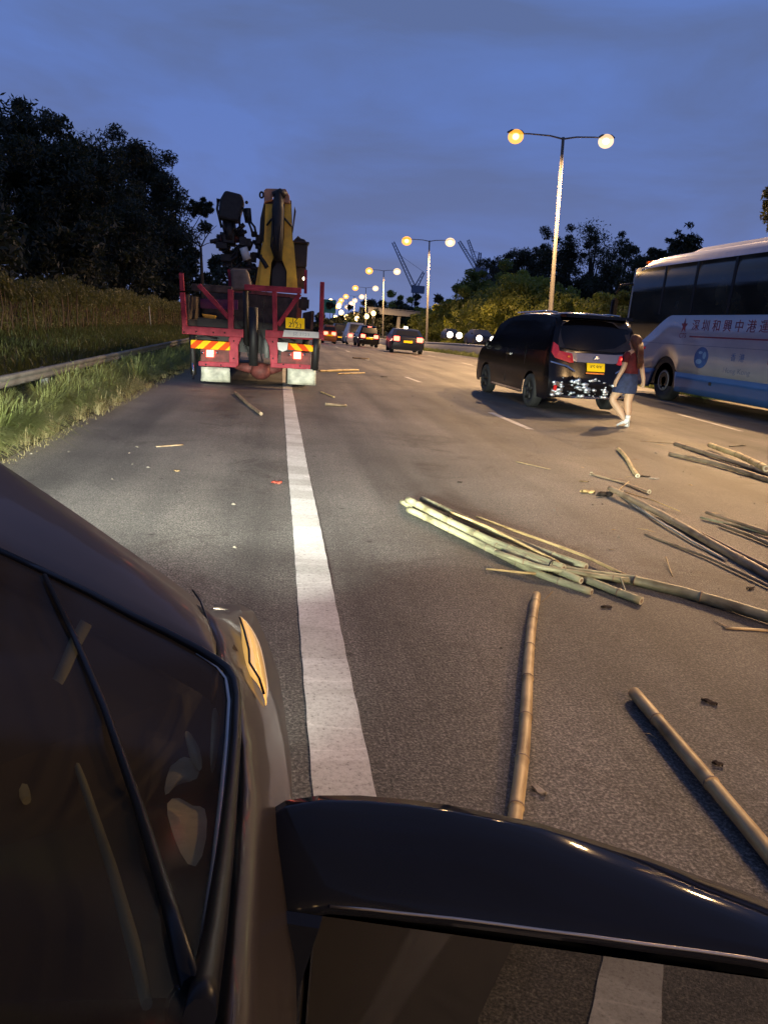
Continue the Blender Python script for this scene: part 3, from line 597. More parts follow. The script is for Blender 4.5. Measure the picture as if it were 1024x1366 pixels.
def side_panel(name, z0, z1, m_, ya, yb, x=0.0, top=None, arch=True, th=.05):
    rr = []
    n = int(abs(yb-ya)/.1)
    for k in range(n+1):
        y = ya+(yb-ya)*k/n; a = wheel_z(y, z0) if arch else z0; b = (top(y) if top else z1)
        if a > b: a = b
        rr.append([Vector((x, y, a+(b-a)*j/3)) for j in range(4)])
    return MB().grid(rr).build(name, m_, bus, solid=th)
curve_top = lambda y: 2.25 if y < -2.95 else max(1.45, 2.25-.85*sst(-2.95, -.9, y)**.8)
side_panel('lower_panel', .3, .80, M['coachblue'], -BL, -.15)
side_panel('white_panel', .80, 2.25, M['coachwhite'], -BL, -.05, top=curve_top)
MB().box(0.04, 2.6, -BL, -.2, .35, 3.55, .05).build('body', M['coachblack'], bus)
side_panel('window_band', 1.4, 3.62, M['coachglass'], -BL, -.35, x=0.02, arch=False, th=.01)
for y in (-2.2, -3.75, -5.35, -6.9, -8.5, -10.1):
    MB().box(.0, .03, y-.05, y+.05, 2.28, 3.58).build('window_pillar', M['coachblack'], bus)
# rounded roof cove and roof pod
cv = [(-.0, 3.58), (.03, 3.70), (.12, 3.82), (.35, 3.90), (1.3, 3.93), (2.25, 3.90), (2.48, 3.82), (2.57, 3.70), (2.6, 3.58)]
rows = []
for y, sq in ((-.55, .0), (-.75, .55), (-1.1, .9), (-1.8, 1), (-4, 1), (-8, 1), (-BL, 1)):
    rows.append([Vector((x, y, 3.45+(z-3.45)*sq-(0.1 if sq < .3 else 0))) for x, z in cv])
MB().grid(rows).build('roof', M['coachsilver'], bus)
rows = []
for y, s_ in ((-2.6, 0), (-2.75, .6), (-3.1, 1), (-7, 1), (-10.5, 1), (-11, 0)):
    rows.append([Vector((.35+x*1.9, y, 3.86+z*s_)) for x, z in ((0, 0), (.05, .14), (.2, .2), (.8, .2), (.95, .14), (1, 0))])
MB().grid(rows).build('roof_unit', M['coachsilver'], bus)
MB().box(.0, 2.6, -.4, 0, .4, 1.4, .1).build('front_bumper', M['coachwhite'], bus)
MB().prism([(.03, 0, 1.4), (.03, -.55, 3.55), (.03, -1.2, 3.55), (.03, -1.2, 1.4)], (2.54, 0, 0)).build('windscreen', M['glass'], bus, bevel=.05)
for y in (-1.0, -.8): MB().box(.1, .25, y-.06, y+.06, 3.72, 3.80, .02).build('marker_light', M['orangelens'], bus)
mr = MB(); mr.tube([(.1, -.35, 3.2), (-.15, .15, 3.15), (-.22, .2, 2.9)], .03, n=8); mr.build('mirror_arm', M['coachblack'], bus)
MB().box(-.32, -.12, .1, .28, 2.2, 2.75, .05).build('wing_mirror', M['coachblack'], bus)
for c in (-3.0, -9.4):
    w1 = MB().disc_x(.04, .36, c, .52, .52, ri=.30).build('wheel', M['tyre'], bus); MB().disc_x(.09, .3, c, .52, .30).build('rim', M['dark'], w1)
    hb = MB(); hb.disc_x(.04, .12, c, .52, .12)
    for k_ in range(8): a = k_*math.pi/4; hb.ball((.07, c+.2*math.cos(a), .52+.2*math.sin(a)), .03)
    hb.build('hub', M['galv'], w1)
    MB().disc_x(.03, .055, c, .52, .27, ri=.23).build('rim_ring', M['galv'], w1)
    MB().box(.05, .5, c-.64, c+.64, .5, 1.16).build('wheel_arch', M['black'], bus)
MB().box(-.004, .01, -BL, -.3, 1.50, 1.512).build('panel_seam', M['greyink'], bus)
MB().box(-.03, 0, -5.3, -5.2, .58, .66, .01).build('side_marker', M['black'], bus)
MB().ball((-.01, -1.75, 1.35), .04).build('side_lamp', M['redlens'], bus)
TR = Matrix(((0, 0, -1), (-1, 0, 0), (0, 1, 0))).to_euler()
TXo = -.056
def btext(name, s, size, m_, y, z, xs=1.0): return text(name, s, size, m_, bus, (-.004, y, z), TR, .001, xs)
for i, ch in enumerate('深圳和興中港運輸有限公司'):
    btext('lettering', ch, .30, M['redink'], -4.15-.445*i, 1.98, 1.15)
MB().box(-.003, .01, -10.2, -3.95, 1.70, 1.735).build('underline', M['redink'], bus)
btext('lettering', 'CTS', .17, M['redink'], -3.62, 1.73, 1.1)
st = []
for k_ in range(10):
    a = math.pi/2+k_*math.pi/5; rr_ = .17 if k_ % 2 == 0 else .068
    st.append(Vector((-.006, -3.62-rr_*math.cos(a)*.9, 1.98+rr_*math.sin(a)*1.15)))
MB().prism(st, (.01, 0, 0)).build('star_emblem', M['redink'], bus)
gl = [Vector((-.005, -4.65-.30*math.cos(a), 1.22+.26*math.sin(a))) for a in np.linspace(0, 2*math.pi, 28, endpoint=False)]
ge = MB().prism(gl, (.012, 0, 0)).build('globe_emblem', M['blueink'], bus)
M['paleblue'] = mat('pale_blue', (0.17, 0.32, 0.52), .5)
for cy_, cz_, a_, b_ in ((-4.58, 1.12, .13, .06), (-4.78, 1.28, .07, .09), (-4.6, 1.34, .09, .035)):
    MB().prism([Vector((-.008, cy_-a_*math.cos(a), cz_+b_*math.sin(a))) for a in np.linspace(0, 2*math.pi, 16, endpoint=False)], (.005, 0, 0)).build('emblem_map', M['paleblue'], ge)
btext('lettering', '香  港', .20, M['blueink'], -6.1, 1.28); btext('lettering', 'Hong Kong', .17, M['greyink'], -6.15, .98, 1.3)
btext('lettering', '旅遊', .2, M['greyink'], -7.35, 1.52); btext('lettering', '巴士', .2, M['redink'], -7.35, 1.27)

# ------------------------------------------------------------------ woman on the carriageway
FP = G(828, 569, 0)
wm = thing('woman', 'woman with long brown hair, red T-shirt and denim skirt walking behind the black minivan', 'person', FP, R(22))
wm.name = 'person'
HS = 1.0
def skin_body(name, joints, edges, m_, parent, root=0, sub=2):
    me = bpy.data.meshes.new(name); me.from_pydata([j[0] for j in joints], edges, []); o = bpy.data.objects.new(name, me); COL.objects.link(o); o.parent = parent
    sk = o.modifiers.new('skin', 'SKIN'); sk.use_smooth_shade = True
    for i, j in enumerate(joints):
        r = j[1] if isinstance(j[1], tuple) or j[1] < .012 else j[1]*1.28; me.skin_vertices[0].data[i].radius = r if isinstance(r, tuple) else (r, r)
    me.skin_vertices[0].data[root].use_root = True
    sb = o.modifiers.new('sub', 'SUBSURF'); sb.levels = sb.render_levels = sub
    me.materials.append(m_); return o
# local axes: +y the way she walks (away from us), +x to the right; 1.53 m tall
J = [((0, 0, .80), (.13, .09)),         # 0 pelvis
     ((0, .01, .95), (.105, .075)),     # 1 waist
     ((0, .0, 1.10), (.125, .085)),     # 2 chest
     ((0, -.01, 1.22), (.10, .07)),     # 3 shoulders base
     ((0, .0, 1.29), (.042, .042)),     # 4 neck
     ((0, .02, 1.345), (.06, .065)),    # 5 jaw
     ((0, .02, 1.43), (.078, .088)),    # 6 head
     ((0, .02, 1.50), (.05, .055)),     # 7 crown
     ((-.15, 0, 1.205), .045), ((-.20, -.02, .98), .034), ((-.25, .03, .80), .025), ((-.262, .05, .735), .028),   # 8-11 left arm
     ((.15, 0, 1.205), .045), ((.205, -.05, .99), .034), ((.24, -.10, .81), .025), ((.245, -.11, .745), .028),    # 12-15 right arm
     ((-.085, .02, .72), .085), ((-.15, .17, .44), .055), ((-.09, -.02, .24), .048), ((-.05, -.13, .085), .03), ((-.055, -.05, .04), .028), ((-.06, .05, .035), .02),  # 16-21 trailing leg bent
     ((.085, 0, .72), .085), ((.075, .02, .43), .055), ((.07, -.03, .25), .05), ((.065, -.05, .075), .03), ((.065, .03, .035), .028), ((.065, .12, .03), .02)]
E_ = [(0, 1), (1, 2), (2, 3), (3, 4), (4, 5), (5, 6), (6, 7), (3, 8), (8, 9), (9, 10), (10, 11), (3, 12), (12, 13), (13, 14), (14, 15), (0, 16), (16, 17), (17, 18), (18, 19), (19, 20), (20, 21), (0, 22), (22, 23), (23, 24), (24, 25), (25, 26), (26, 27)]
# five fingers on each hand, joined to the same body
def hand(base, sgn):
    b = Vector(J[base][0])
    for q, (dy, ln) in enumerate(((.022, .055), (.008, .065), (-.006, .06), (-.02, .048))):
        k0 = len(J); J.append(((b.x-sgn*.004, b.y+dy, b.z-.035), .0085)); J.append(((b.x-sgn*.012, b.y+dy+.006, b.z-.035-ln*.7), .008)); E_.extend([(base, k0), (k0, k0+1)])
    k0 = len(J); J.append(((b.x-sgn*.01, b.y+.035, b.z-.005), .010)); J.append(((b.x-sgn*.016, b.y+.045, b.z-.04), .009)); E_.extend([(base, k0), (k0, k0+1)])
hand(11, -1); hand(15, 1)
skin_body('body', J, E_, M['skin'], wm)
def shell(name, rings, m_, parent, n=20, solid=.006, wob=0.0):
    rows = []
    for (cx2, cy2, z, a, b) in rings: rows.append([Vector((cx2+a*math.cos(q)*(1+wob*math.sin(q*5)), cy2+b*math.sin(q)*(1+wob*math.sin(q*5+1)), z)) for q in [2*math.pi*k/n for k in range(n)]])
    return MB().grid(rows, closed=True).build(name, m_, parent, solid=solid)
sh = shell('t_shirt', [(0, 0, .90, .145, .115), (0, 0, .97, .14, .11), (0, 0, 1.05, .15, .118), (0, 0, 1.15, .16, .118), (0, 0, 1.22, .155, .10), (0, 0, 1.255, .09, .075), (0, 0, 1.265, .055, .055)], M['shirt'], wm, wob=.02)
for s in (-1, 1): MB().tube([(s*.12, 0, 1.215), (s*.165, -.003, 1.17), (s*.182, -.012 if s < 0 else -.02, 1.07)], [.06, .062, .058], n=14, cap=False).build('sleeve', M['shirt'], sh, solid=.004)
shell('skirt', [(0, .0, .925, .137, .105), (0, 0, .86, .155, .125), (-.01, .01, .76, .178, .15), (-.02, .03, .66, .20, .175), (-.03, .04, .585, .215, .19), (-.03, .04, .57, .21, .185)], M['denim'], wm, wob=.03)
hr = shell('hair', [(0, .02, 1.535, .02, .02), (0, .015, 1.525, .06, .065), (0, .0, 1.485, .084, .095), (0, -.012, 1.42, .092, .098), (.004, -.04, 1.34, .082, .07), (.02, -.08, 1.25, .07, .045), (.03, -.10, 1.14, .062, .035), (.035, -.11, 1.07, .042, .026), (.035, -.11, 1.03, .02, .014)], M['hair'], wm, wob=.05)
lk = MB()
for i in range(16):
    x = -.045+.12*i/15; lk.tube([(x*.8, -.09, 1.42), (x, -.125, 1.25), (x+.01+random.uniform(-.015, .015), -.15, 1.1), (x*.9+.02+random.uniform(-.02, .02), -.145, 1.04-random.uniform(0, .06))], [.015, .016, .012, .004], n=6)
lk.build('hair_locks', M['hair'], hr)
fc = MB(); fc.ball((0, .105, 1.415), .014, 1.3, 8, 6); fc.build('nose', M['skin'], wm)
eye = MB(); eye.ball((-.03, .094, 1.44), .011, .7, 8, 6); eye.ball((.03, .094, 1.44), .011, .7, 8, 6); eye.build('eyes', M['ink'], wm)
MB().tube([(-.022, .098, 1.375), (0, .104, 1.372), (.022, .098, 1.375)], .006, n=6).build('mouth', M['redlens'], wm)
for (x, y0_, z0_, tilt) in ((-.057, -.10, .045, .35), (.065, .0, .0, 0)):
    s_ = MB(); rows = []
    for (yy_, w_, hh_) in ((-.095, .018, .06), (-.075, .036, .10), (-.03, .041, .105), (.02, .043, .075), (.08, .046, .055), (.125, .036, .04), (.145, .012, .025)):
        zt_ = -yy_*tilt*1.0
        rows.append([Vector((x+w_*math.cos(q), y0_+yy_, z0_+zt_+hh_/2+hh_/2*math.sin(q)+.004)) for q in [2*math.pi*k/12 for k in range(12)]])
    s_.grid(rows, closed=True); o = s_.build('trainer', M['shoe'], wm)
    MB().tube([(x, y0_-.05, z0_+.09+.05*tilt), (x, y0_-.05-.01, z0_+.15+.05*tilt)], [.037, .04], n=12, cap=False).build('sock', M['shoe'], o, solid=.003)

# ------------------------------------------------------------------ bamboo and debris
def bamboo_mat(name, a, b, node=(0.05, 0.04, 0.025), freq=0.32):
    m = bpy.data.materials.new(name); m.use_nodes = True; t = m.node_tree; t.nodes.clear()
    o = N(t, 'ShaderNodeOutputMaterial'); bs = N(t, 'ShaderNodeBsdfPrincipled', Roughness=0.5); c = N(t, 'ShaderNodeTexCoord')
    mp = N(t, 'ShaderNodeMapping'); mp.inputs['Scale'].default_value = (1, 1, 0.12); t.links.new(c.outputs['Object'], mp.inputs[0])
    n1 = N(t, 'ShaderNodeTexNoise', Scale=30.0, Detail=5.0, Roughness=.65); t.links.new(mp.outputs[0], n1.inputs['Vector'])
    n2 = N(t, 'ShaderNodeTexNoise', Scale=5.0, Detail=4.0); t.links.new(c.outputs['Object'], n2.inputs['Vector'])
    c1 = ramp(t, n1.outputs[0], [(0.3, a), (0.7, b)]); c2 = ramp(t, n2.outputs[0], [(0.34, (0.5, 0.45, 0.4)), (0.5, (1, 1, 1))])
    q = N(t, 'ShaderNodeMix', _data_type='RGBA', _blend_type='MULTIPLY'); q.inputs[0].default_value = 1; t.links.new(c1, q.inputs[6]); t.links.new(c2, q.inputs[7])
    t.links.new(q.outputs[2], bs.inputs['Base Color'])
    bp = N(t, 'ShaderNodeBump', Strength=.4, Distance=.004); t.links.new(n1.outputs[0], bp.inputs['Height']); t.links.new(bp.outputs[0], bs.inputs['Normal'])
    t.links.new(bs.outputs[0], o.inputs[0]); return m
M['bamgreen'] = bamboo_mat('green_bamboo', (0.20, 0.195, 0.11), (0.42, 0.40, 0.24))
M['bamtan'] = bamboo_mat('tan_bamboo', (0.32, 0.22, 0.09), (0.70, 0.52, 0.24))
M['bamdark'] = bamboo_mat('weathered_bamboo', (0.12, 0.085, 0.055), (0.38, 0.27, 0.16))
M['bampale'] = bamboo_mat('split_bamboo', (0.16, 0.15, 0.14), (0.30, 0.28, 0.26))
M['bamcut'] = mat('bamboo_cut', (0.55, 0.52, 0.36), .6, var=.1)
M['twig'] = mat('twig', (0.20, 0.14, 0.07), .8, var=.3)
def stick(name, label, pix, r, m_, r2=None, z0=0.0, zs=None, cat='bamboo pole', group='broken bamboo strewn over the road', node=0.30, flat=1.0, cut=False, bend=0.008, hollow=True):
    """a cane lying on the road; pix = picture points of its axis, met at height z0+r"""
    r2 = r2 or r; zs = zs or [z0]*len(pix)
    P = [G(u, v, z+ri) for (u, v), z, ri in zip(pix, zs, [r+(r2-r)*i/(len(pix)-1) for i in range(len(pix))])]
    o0 = P[0].copy(); d = (P[-1]-P[0]); L = d.length
    rot = d.normalized().to_track_quat('Z', 'Y'); inv = rot.inverted()
    Q = [inv @ (p-o0) for p in P]
    # resample, with rings at the nodes
    pts = []; rad = []; s = 0.0; ks = []
    n = max(6, int(L/.05)); nodes = []; x = node*.4+random.uniform(0, node*.5)
    while node and x < L: nodes.append(x); x += node*random.uniform(.8, 1.2)
    samples = sorted(set([L*i/n for i in range(n+1)]+[c+dz for c in nodes for dz in (-.012, -.004, .004, .012) if 0 < c+dz < L]))
    for z in samples:
        tq = z/L; 
        for a, b in zip(Q[:-1], Q[1:]):
            if a.z <= z <= b.z+1e-6: f = (z-a.z)/max(1e-6, b.z-a.z); p = a+(b-a)*f; break
        else: p = Q[-1]
        rr_ = r+(r2-r)*tq
        bump = 1+.10*sum(1 for c in nodes if abs(z-c) < .006)-.03*sum(1 for c in nodes if .006 < abs(z-c) < .02)
        pts.append(p+Vector((math.sin(z*3+o0.x*7), math.cos(z*2.3+o0.y*5), 0))*bend); rad.append(rr_*bump*(1+.02*math.sin(z*17)))
    mb = MB().tube(pts, rad, n=14, cap=True, flat=flat)
    o = mb.build(name, m_); o.location = o0; o.rotation_mode = 'QUATERNION'; o.rotation_quaternion = rot
    tag(o, label, cat, group)
    if node and r > .014:
        for c in nodes:
            if not 0.02 < c < L-.02: continue
            for a, b in zip(Q[:-1], Q[1:]):
                if a.z <= c <= b.z: p = a+(b-a)*(c-a.z)/(b.z-a.z); break
            p = p+Vector((math.sin(c*3+o0.x*7), math.cos(c*2.3+o0.y*5), 0))*bend
            rr_ = (r+(r2-r)*c/L)*1.13; MB().tube([p-Vector((0, 0, .0035)), p+Vector((0, 0, .0035))], rr_, n=14, flat=flat).build('node_ring', M['bamdark'], o)
    if hollow and r > .018:
        for kk in (0, -1):
            pp = pts[kk]; dd = (pts[kk]-(pts[1] if kk == 0 else pts[-2])).normalized(); rr_ = rad[kk]
            MB().tube([pp+dd*.0005, pp+dd*.002], rr_*.93, n=14).build('cut_end', M['bamcut'], o)
        for kk in (0, -1):
            pp = pts[kk]; dd = (pts[kk]-(pts[1] if kk == 0 else pts[-2])).normalized()
            MB().tube([pp+dd*.002, pp+dd*.003], rad[kk]*.5, n=10).build('hollow', M['bamdark'], o)
    return o
BG = 'green bamboo poles of the bundle'
stick('bamboo_pole', 'thickest pale green bamboo pole along the upper front of the bundle', [(543, 668), (590, 692), (650, 718), (700, 738), (752, 757)], .027, M['bamgreen'], .026, z0=.03, group=BG, node=.36)
stick('bamboo_pole', 'lowest front pole of the bundle, ending in a round pale cut beside the green stub', [(544, 681), (600, 708), (660, 735), (725, 766), (789, 788)], .024, M['bamgreen'], .021, group=BG, node=.33)
stick('bamboo_pole', 'green bamboo pole lying along the back edge of the bundle', [(561, 666), (610, 686), (660, 708), (720, 734), (780, 757)], .022, M['bamgreen'], .024, z0=.012, group=BG, node=.3)
stick('bamboo_pole', 'bamboo pole whose grey stub pokes out furthest at the left end of the bundle', [(535, 670), (580, 694), (640, 720), (700, 745)], .020, M['bamgreen'], .022, z0=.0, group=BG, node=.35)
stick('bamboo_pole', 'long thick bamboo pole running from the bundle out to the right edge of the photo', [(672, 738), (760, 761), (840, 771), (910, 788), (970, 806), (1070, 838)], .024, M['bamgreen'], .033, z0=.008, group=BG, node=.42)
stick('bamboo_pole', 'short green bamboo stub with a bright round cut end at the right of the bundle', [(700, 738), (765, 765), (812, 784), (854, 800)], .023, M['bamgreen'], .022, z0=.008, group=BG, node=.30)
stick('bamboo_pole', 'bamboo pole half hidden in the middle of the bundle', [(598, 700), (670, 732), (730, 757), (775, 776)], .02, M['bamgreen'], .02, z0=.018, group=BG, node=.3)
stick('bamboo_pole', 'pale flattened bamboo pole resting across the right end of the bundle', [(660, 738), (720, 757), (780, 765), (838, 772)], .022, M['bamgreen'], .02, z0=.035, group=BG, node=.28, flat=.7)
stick('bamboo_splint', 'long thin reddish bamboo splint behind the bundle', [(636, 690), (700, 714), (775, 741), (835, 768)], .009, M['bamtan'], .010, z0=.02, cat='bamboo splint', node=0)
stick('bamboo_splint', 'brown bamboo splint lying between the green poles of the bundle', [(600, 684), (650, 704), (700, 728), (745, 750)], .009, M['bamtan'], .008, z0=.05, cat='bamboo splint', node=0)
stick('bamboo_splint', 'thin pale twig poking out to the left below the bundle', [(648, 761), (700, 766), (736, 768)], .006, M['bamtan'], .008, cat='bamboo splint', node=0)
stick('bamboo_splint', 'short pale twig standing up between the stub and the long pole', [(826, 772), (833, 795)], .005, M['bamgreen'], zs=[.05, .02], cat='bamboo splint', node=0)
for (u, v) in ((592, 693), (735, 757)):
    c = G(u, v, .04); pts = [c+Vector((.0+.075*math.cos(a)*.6, .05*math.cos(a), .045*math.sin(a))) for a in [i*math.pi/8 for i in range(17)]]
    o = MB().tube(pts, .004, n=6).build('binding_wire', M['black']); tag(o, 'dark wire tied round the bamboo bundle near its left end' if u < 700 else 'dark wire tied round the bamboo bundle near its right end', 'wire')
p1 = stick('bamboo_pole', 'straight tan bamboo pole pointing at the camera, reaching the wing mirror', [(716, 793), (703, 900), (694, 1000), (683, 1110), (676, 1180)], .0225, M['bamtan'], .0215, group='tan bamboo poles near the camera', node=.27)
stick('twig', 'thin pale twig at the far tip of the straight tan bamboo pole', [(722, 802), (735, 788)], .0035, M['twig'], cat='twig', node=0, group='twigs by the tan bamboo')
for i, (a, b) in enumerate((((722, 822), (745, 818)), ((724, 815), (742, 830)))):
    stick('twig', ['wispy upper twig beside the tan pole, almost level', 'wispy lower twig beside the tan pole, slanting down'][i], [a, b], .002, M['twig'], cat='twig', node=0, group='twigs by the tan bamboo')
stick('bamboo_pole', 'tan bamboo pole slanting down to the right edge, over the end of the wing mirror', [(846, 925), (890, 976), (950, 1048), (1010, 1122), (1080, 1210)], .0235, M['bamtan'], .024, group='tan bamboo poles near the camera', node=.33)
stick('bamboo_splint', 'short orange bamboo strip by the right edge under the long pole', [(965, 836), (1015, 838), (1050, 841)], .011, M['bamtan'], .012, cat='bamboo splint', node=0, flat=.5)
stick('bamboo_splint', 'long dark thin splint between the bundle and the thick brown cane', [(860, 712), (940, 744), (1050, 795)], .009, M['bamdark'], .011, cat='bamboo splint', node=0)
stick('bamboo_pole', 'thick brown cane with a pale split side, running to the right edge', [(812, 651), (880, 686), (950, 726), (1060, 785)], .026, M['bamdark'], .032, zs=[.04, .0, .0, .0], node=.4)
stick('bamboo_splint', 'grey white split strip lying against the thick brown cane', [(828, 661), (875, 694), (920, 722), (966, 746)], .012, M['bampale'], .014, cat='bamboo splint', node=0, flat=.6)
stick('bamboo_splint', 'thin straw coloured strip fanning out above the thick brown cane', [(830, 655), (870, 667), (907, 683)], .006, M['bamtan'], .004, zs=[.05, .03, .01], cat='bamboo splint', node=0)
stick('bamboo_splint', 'brown strip just above the lower half of the thick brown cane', [(885, 688), (950, 718), (1050, 768)], .011, M['bamdark'], .014, z0=.02, cat='bamboo splint', node=0)
stick('twig', 'short twig sticking up from the left tip of the thick brown cane', [(822, 656), (837, 643)], .006, M['bamtan'], zs=[.05, .06], cat='twig', node=0)
stick('bamboo_splint', 'dark split cane at the right edge, uppermost of its little pile', [(941, 684), (985, 698), (1060, 722)], .014, M['bamdark'], .016, zs=[.04, .02, .02], cat='bamboo splint', node=0)
stick('bamboo_splint', 'thin greenish cane at the right edge, middle one of its little pile', [(934, 691), (985, 703), (1060, 722)], .010, M['bamgreen'], .010, z0=.0, cat='bamboo splint', node=0)
stick('bamboo_splint', 'short dark cane at the right edge, lowest of its little pile', [(960, 701), (1000, 716), (1060, 742)], .013, M['bamdark'], .016, cat='bamboo splint', node=0)
stick('bamboo_splint', 'flat dark plank of bamboo left of the thick brown cane', [(789, 631), (830, 642), (865, 656)], .022, M['bamdark'], .022, cat='bamboo splint', node=0, flat=.45)
stick('bamboo_pole', 'short lit cane standing alone below the walking woman', [(824, 599), (837, 615), (851, 634)], .022, M['bamtan'], .024, node=.3)
stick('bamboo_pole', 'long dark cane nearest the camera in the pile right of the woman', [(893, 605), (950, 618), (1050, 648)], .028, M['bamdark'], .03, node=.5)
stick('bamboo_pole', 'dark cane lying behind the nearest one in the pile right of the woman', [(900, 591), (960, 611), (1050, 640)], .03, M['bamdark'], .032, node=.5)
stick('bamboo_pole', 'orange frayed cane on top of the pile right of the woman', [(947, 593), (985, 607), (1022, 626)], .034, M['bamtan'], .04, zs=[.04, .04, .04], node=.3)
stick('bamboo_splint', 'small bright chip of bamboo behind the pile right of the woman', [(972, 595), (992, 594)], .014, M['bamgreen'], .016, cat='bamboo splint', node=0, flat=.5)
stick('bamboo_splint', 'thin dark twig lying left of the pile right of the woman', [(853, 588), (898, 592)], .006, M['bamdark'], .006, cat='bamboo splint', node=0)
stick('twig', 'thin pale twig lying alone between the lane marking and the bundle', [(688, 616), (733, 627)], .007, M['twig'], .004, cat='twig', node=0)
stick('twig', 'short pale twig on bare road right of the bundle', [(889, 744), (897, 769)], .005, M['bamtan'], .003, zs=[.02, .0], cat='twig', node=0)
stick('bamboo_pole', 'dark cane lying on the hard shoulder behind the lorry', [(313, 524), (331, 538), (348, 552)], .024, M['bamdark'], .024, node=.5, hollow=False)
stick('bamboo_splint', 'thin faint dark stick on the left of the hard shoulder', [(208, 595), (244, 593)], .008, M['bamdark'], .008, cat='bamboo splint', node=0)
stick('bamboo_splint', 'long pale stick lying to the right of the lorry', [(426, 494.5), (478, 494)], .03, M['bamtan'], .03, cat='bamboo splint', node=0)
stick('bamboo_splint', 'pale stick just below the long one beside the lorry', [(450, 499), (486, 497)], .018, M['bamtan'], .018, cat='bamboo splint', node=0)
stick('bamboo_splint', 'small dark stick in the lane behind the lorry', [(434, 539), (462, 541)], .025, M['bamdark'], .02, cat='bamboo splint', node=0)
stick('bamboo_splint', 'short faint stick above the small dark one in the lane', [(428, 523), (445, 530)], .014, M['bamtan'], .012, cat='bamboo splint', node=0)
stick('bamboo_splint', 'small dark stick far up the lane beyond the lorry', [(470, 477), (492, 479)], .03, M['bamdark'], .03, cat='bamboo splint', node=0)
rs_ = random.Random(5)
for i in range(30):
    c = (rs_.gauss(2.6, 1.0), rs_.uniform(2.0, 4.8)) if i < 12 else (rs_.uniform(3.2, 6.5), rs_.uniform(5.2, 9.5))
    L_, a_ = rs_.uniform(.03, .16), rs_.uniform(-1.2, .5); mb = MB()
    mb.tube([(-L_/2, 0, .004), (0, rs_.uniform(-.006, .006), .006+rs_.uniform(0, .006)), (L_/2, 0, .004)], [.001, rs_.uniform(.0025, .006), .001], n=5, flat=.5)
    o = mb.build('bamboo_splinter', M['bamtan'] if i % 3 else M['bamdark']); o.location = (c[0], c[1], 0); o.rotation_euler = (0, 0, a_)
    tag(o, 'tiny splinter of bamboo lying loose on the lane', 'splinter', 'tiny bamboo splinters on the lane')
# small litter: crumpled flakes with real thickness
def flake(label, u, v, w_, l_, m_, rz, cat='litter', h=.012, name='litter'):
    c = G(u, v, 0); mb = MB(); rows = []
    for i in range(7):
        a = i/6; wd = w_*math.sin(math.pi*min(.96, max(.08, a)))**.6*random.uniform(.7, 1.1)
        rows.append([Vector((-l_/2+l_*a, (k_/3-.5)*wd, h*(.5+.5*math.sin(a*7+k_*1.9))+.003)) for k_ in range(4)])
    o = mb.grid(rows).build(name, m_, solid=.003); o.location = c; o.rotation_euler = (0, 0, rz); tag(o, label, cat)
    return o
M['leafbrown'] = mat('dry_leaf', (0.03, 0.02, 0.014), .8); M['redchip'] = mat('red_chip', (0.30, 0.05, 0.03), .6); M['paper'] = mat('paper_scrap', (0.42, 0.38, 0.32), .8)
flake('small red scrap on the shoulder beside the white edge line', 369, 645, .06, .09, M['redchip'], .2, h=.02)
flake('curled black leaf near the right edge above the slanting tan pole', 945, 938, .025, .06, M['leafbrown'], -.7)
flake('small black scrap beside the slanting tan pole', 956, 1021, .015, .035, M['leafbrown'], -.5)
flake('torn whitish scrap right of the straight tan pole, just above the wing mirror', 718, 1056, .02, .05, M['paper'], -.8)
flake('pale chip at the lower tip of the short lit cane', 872, 639, .05, .12, M['paper'], .05)
flake('dark shard between the short lit cane and the pale chip', 860, 636, .05, .12, M['leafbrown'], .1)
flake('tan curled sheath at the left of the thick brown cane', 783, 658, .05, .14, M['bamtan'], -.1, h=.03)
flake('black crumpled sheath touching the left tip of the thick brown cane', 806, 662, .07, .20, M['leafbrown'], .35, h=.04)
flake('tiny pale chip above the curled sheath', 778, 643, .03, .10, M['twig'], .0)
flake('dark leaf on the road by the right edge below the thin splint', 1000, 786, .03, .07, M['leafbrown'], .4)
flake('dark scrap in the shadow under the green stub', 808, 811, .02, .06, M['leafbrown'], .0)
flake('small pale chip left of the edge line at the shoulder', 236, 629, .03, .05, M['twig'], .0)
flake('small dark scrap high up the middle lane', 613, 644, .03, .05, M['leafbrown'], .3)
flake('dark scrap far up the lane right of the lorry', 512, 503, .08, .2, M['leafbrown'], .3)

# fine grit and chips of bamboo on the asphalt
g_ = np.random.default_rng(77); n = 260; gx = np.concatenate([g_.uniform(-2.1, 0.2, 30), g_.normal(3.2, 2.0, 230)]); gy = g_.uniform(1.4, 15, n)**1.0; sz = g_.uniform(.001, .004, n)*(1+.08*gy)*g_.choice([.6, 1, 1.8], n)
an = g_.uniform(0, math.pi, n); el_ = g_.uniform(1, 2.6, n)
V = np.zeros((n, 5, 3))
for i, (dx, dy, dz) in enumerate(((-1, -1, 0), (1, -1, 0), (1, 1, 0), (-1, 1, 0), (0, 0, 1.2))):
    ax_, ay_ = dx*sz*el_, dy*sz; V[:, i] = np.stack([gx+ax_*np.cos(an)-ay_*np.sin(an), gy+ax_*np.sin(an)+ay_*np.cos(an), .001+dz*sz], 1)
b = np.arange(n)[:, None]*5; F3_ = np.concatenate([b+np.array([q_]) for q_ in ((0, 1, 4), (1, 2, 4), (2, 3, 4), (3, 0, 4))])
def rawtri(name, V, F3, m_):
    me = bpy.data.meshes.new(name); me.from_pydata(V.reshape(-1, 3).tolist(), [], F3.tolist()); me.materials.append(m_); o = bpy.data.objects.new(name, me); COL.objects.link(o); return o
M['grit'] = mat('grit', (0.06, 0.055, 0.05), .8, col2=(0.26, 0.23, 0.18), scale=3.0)
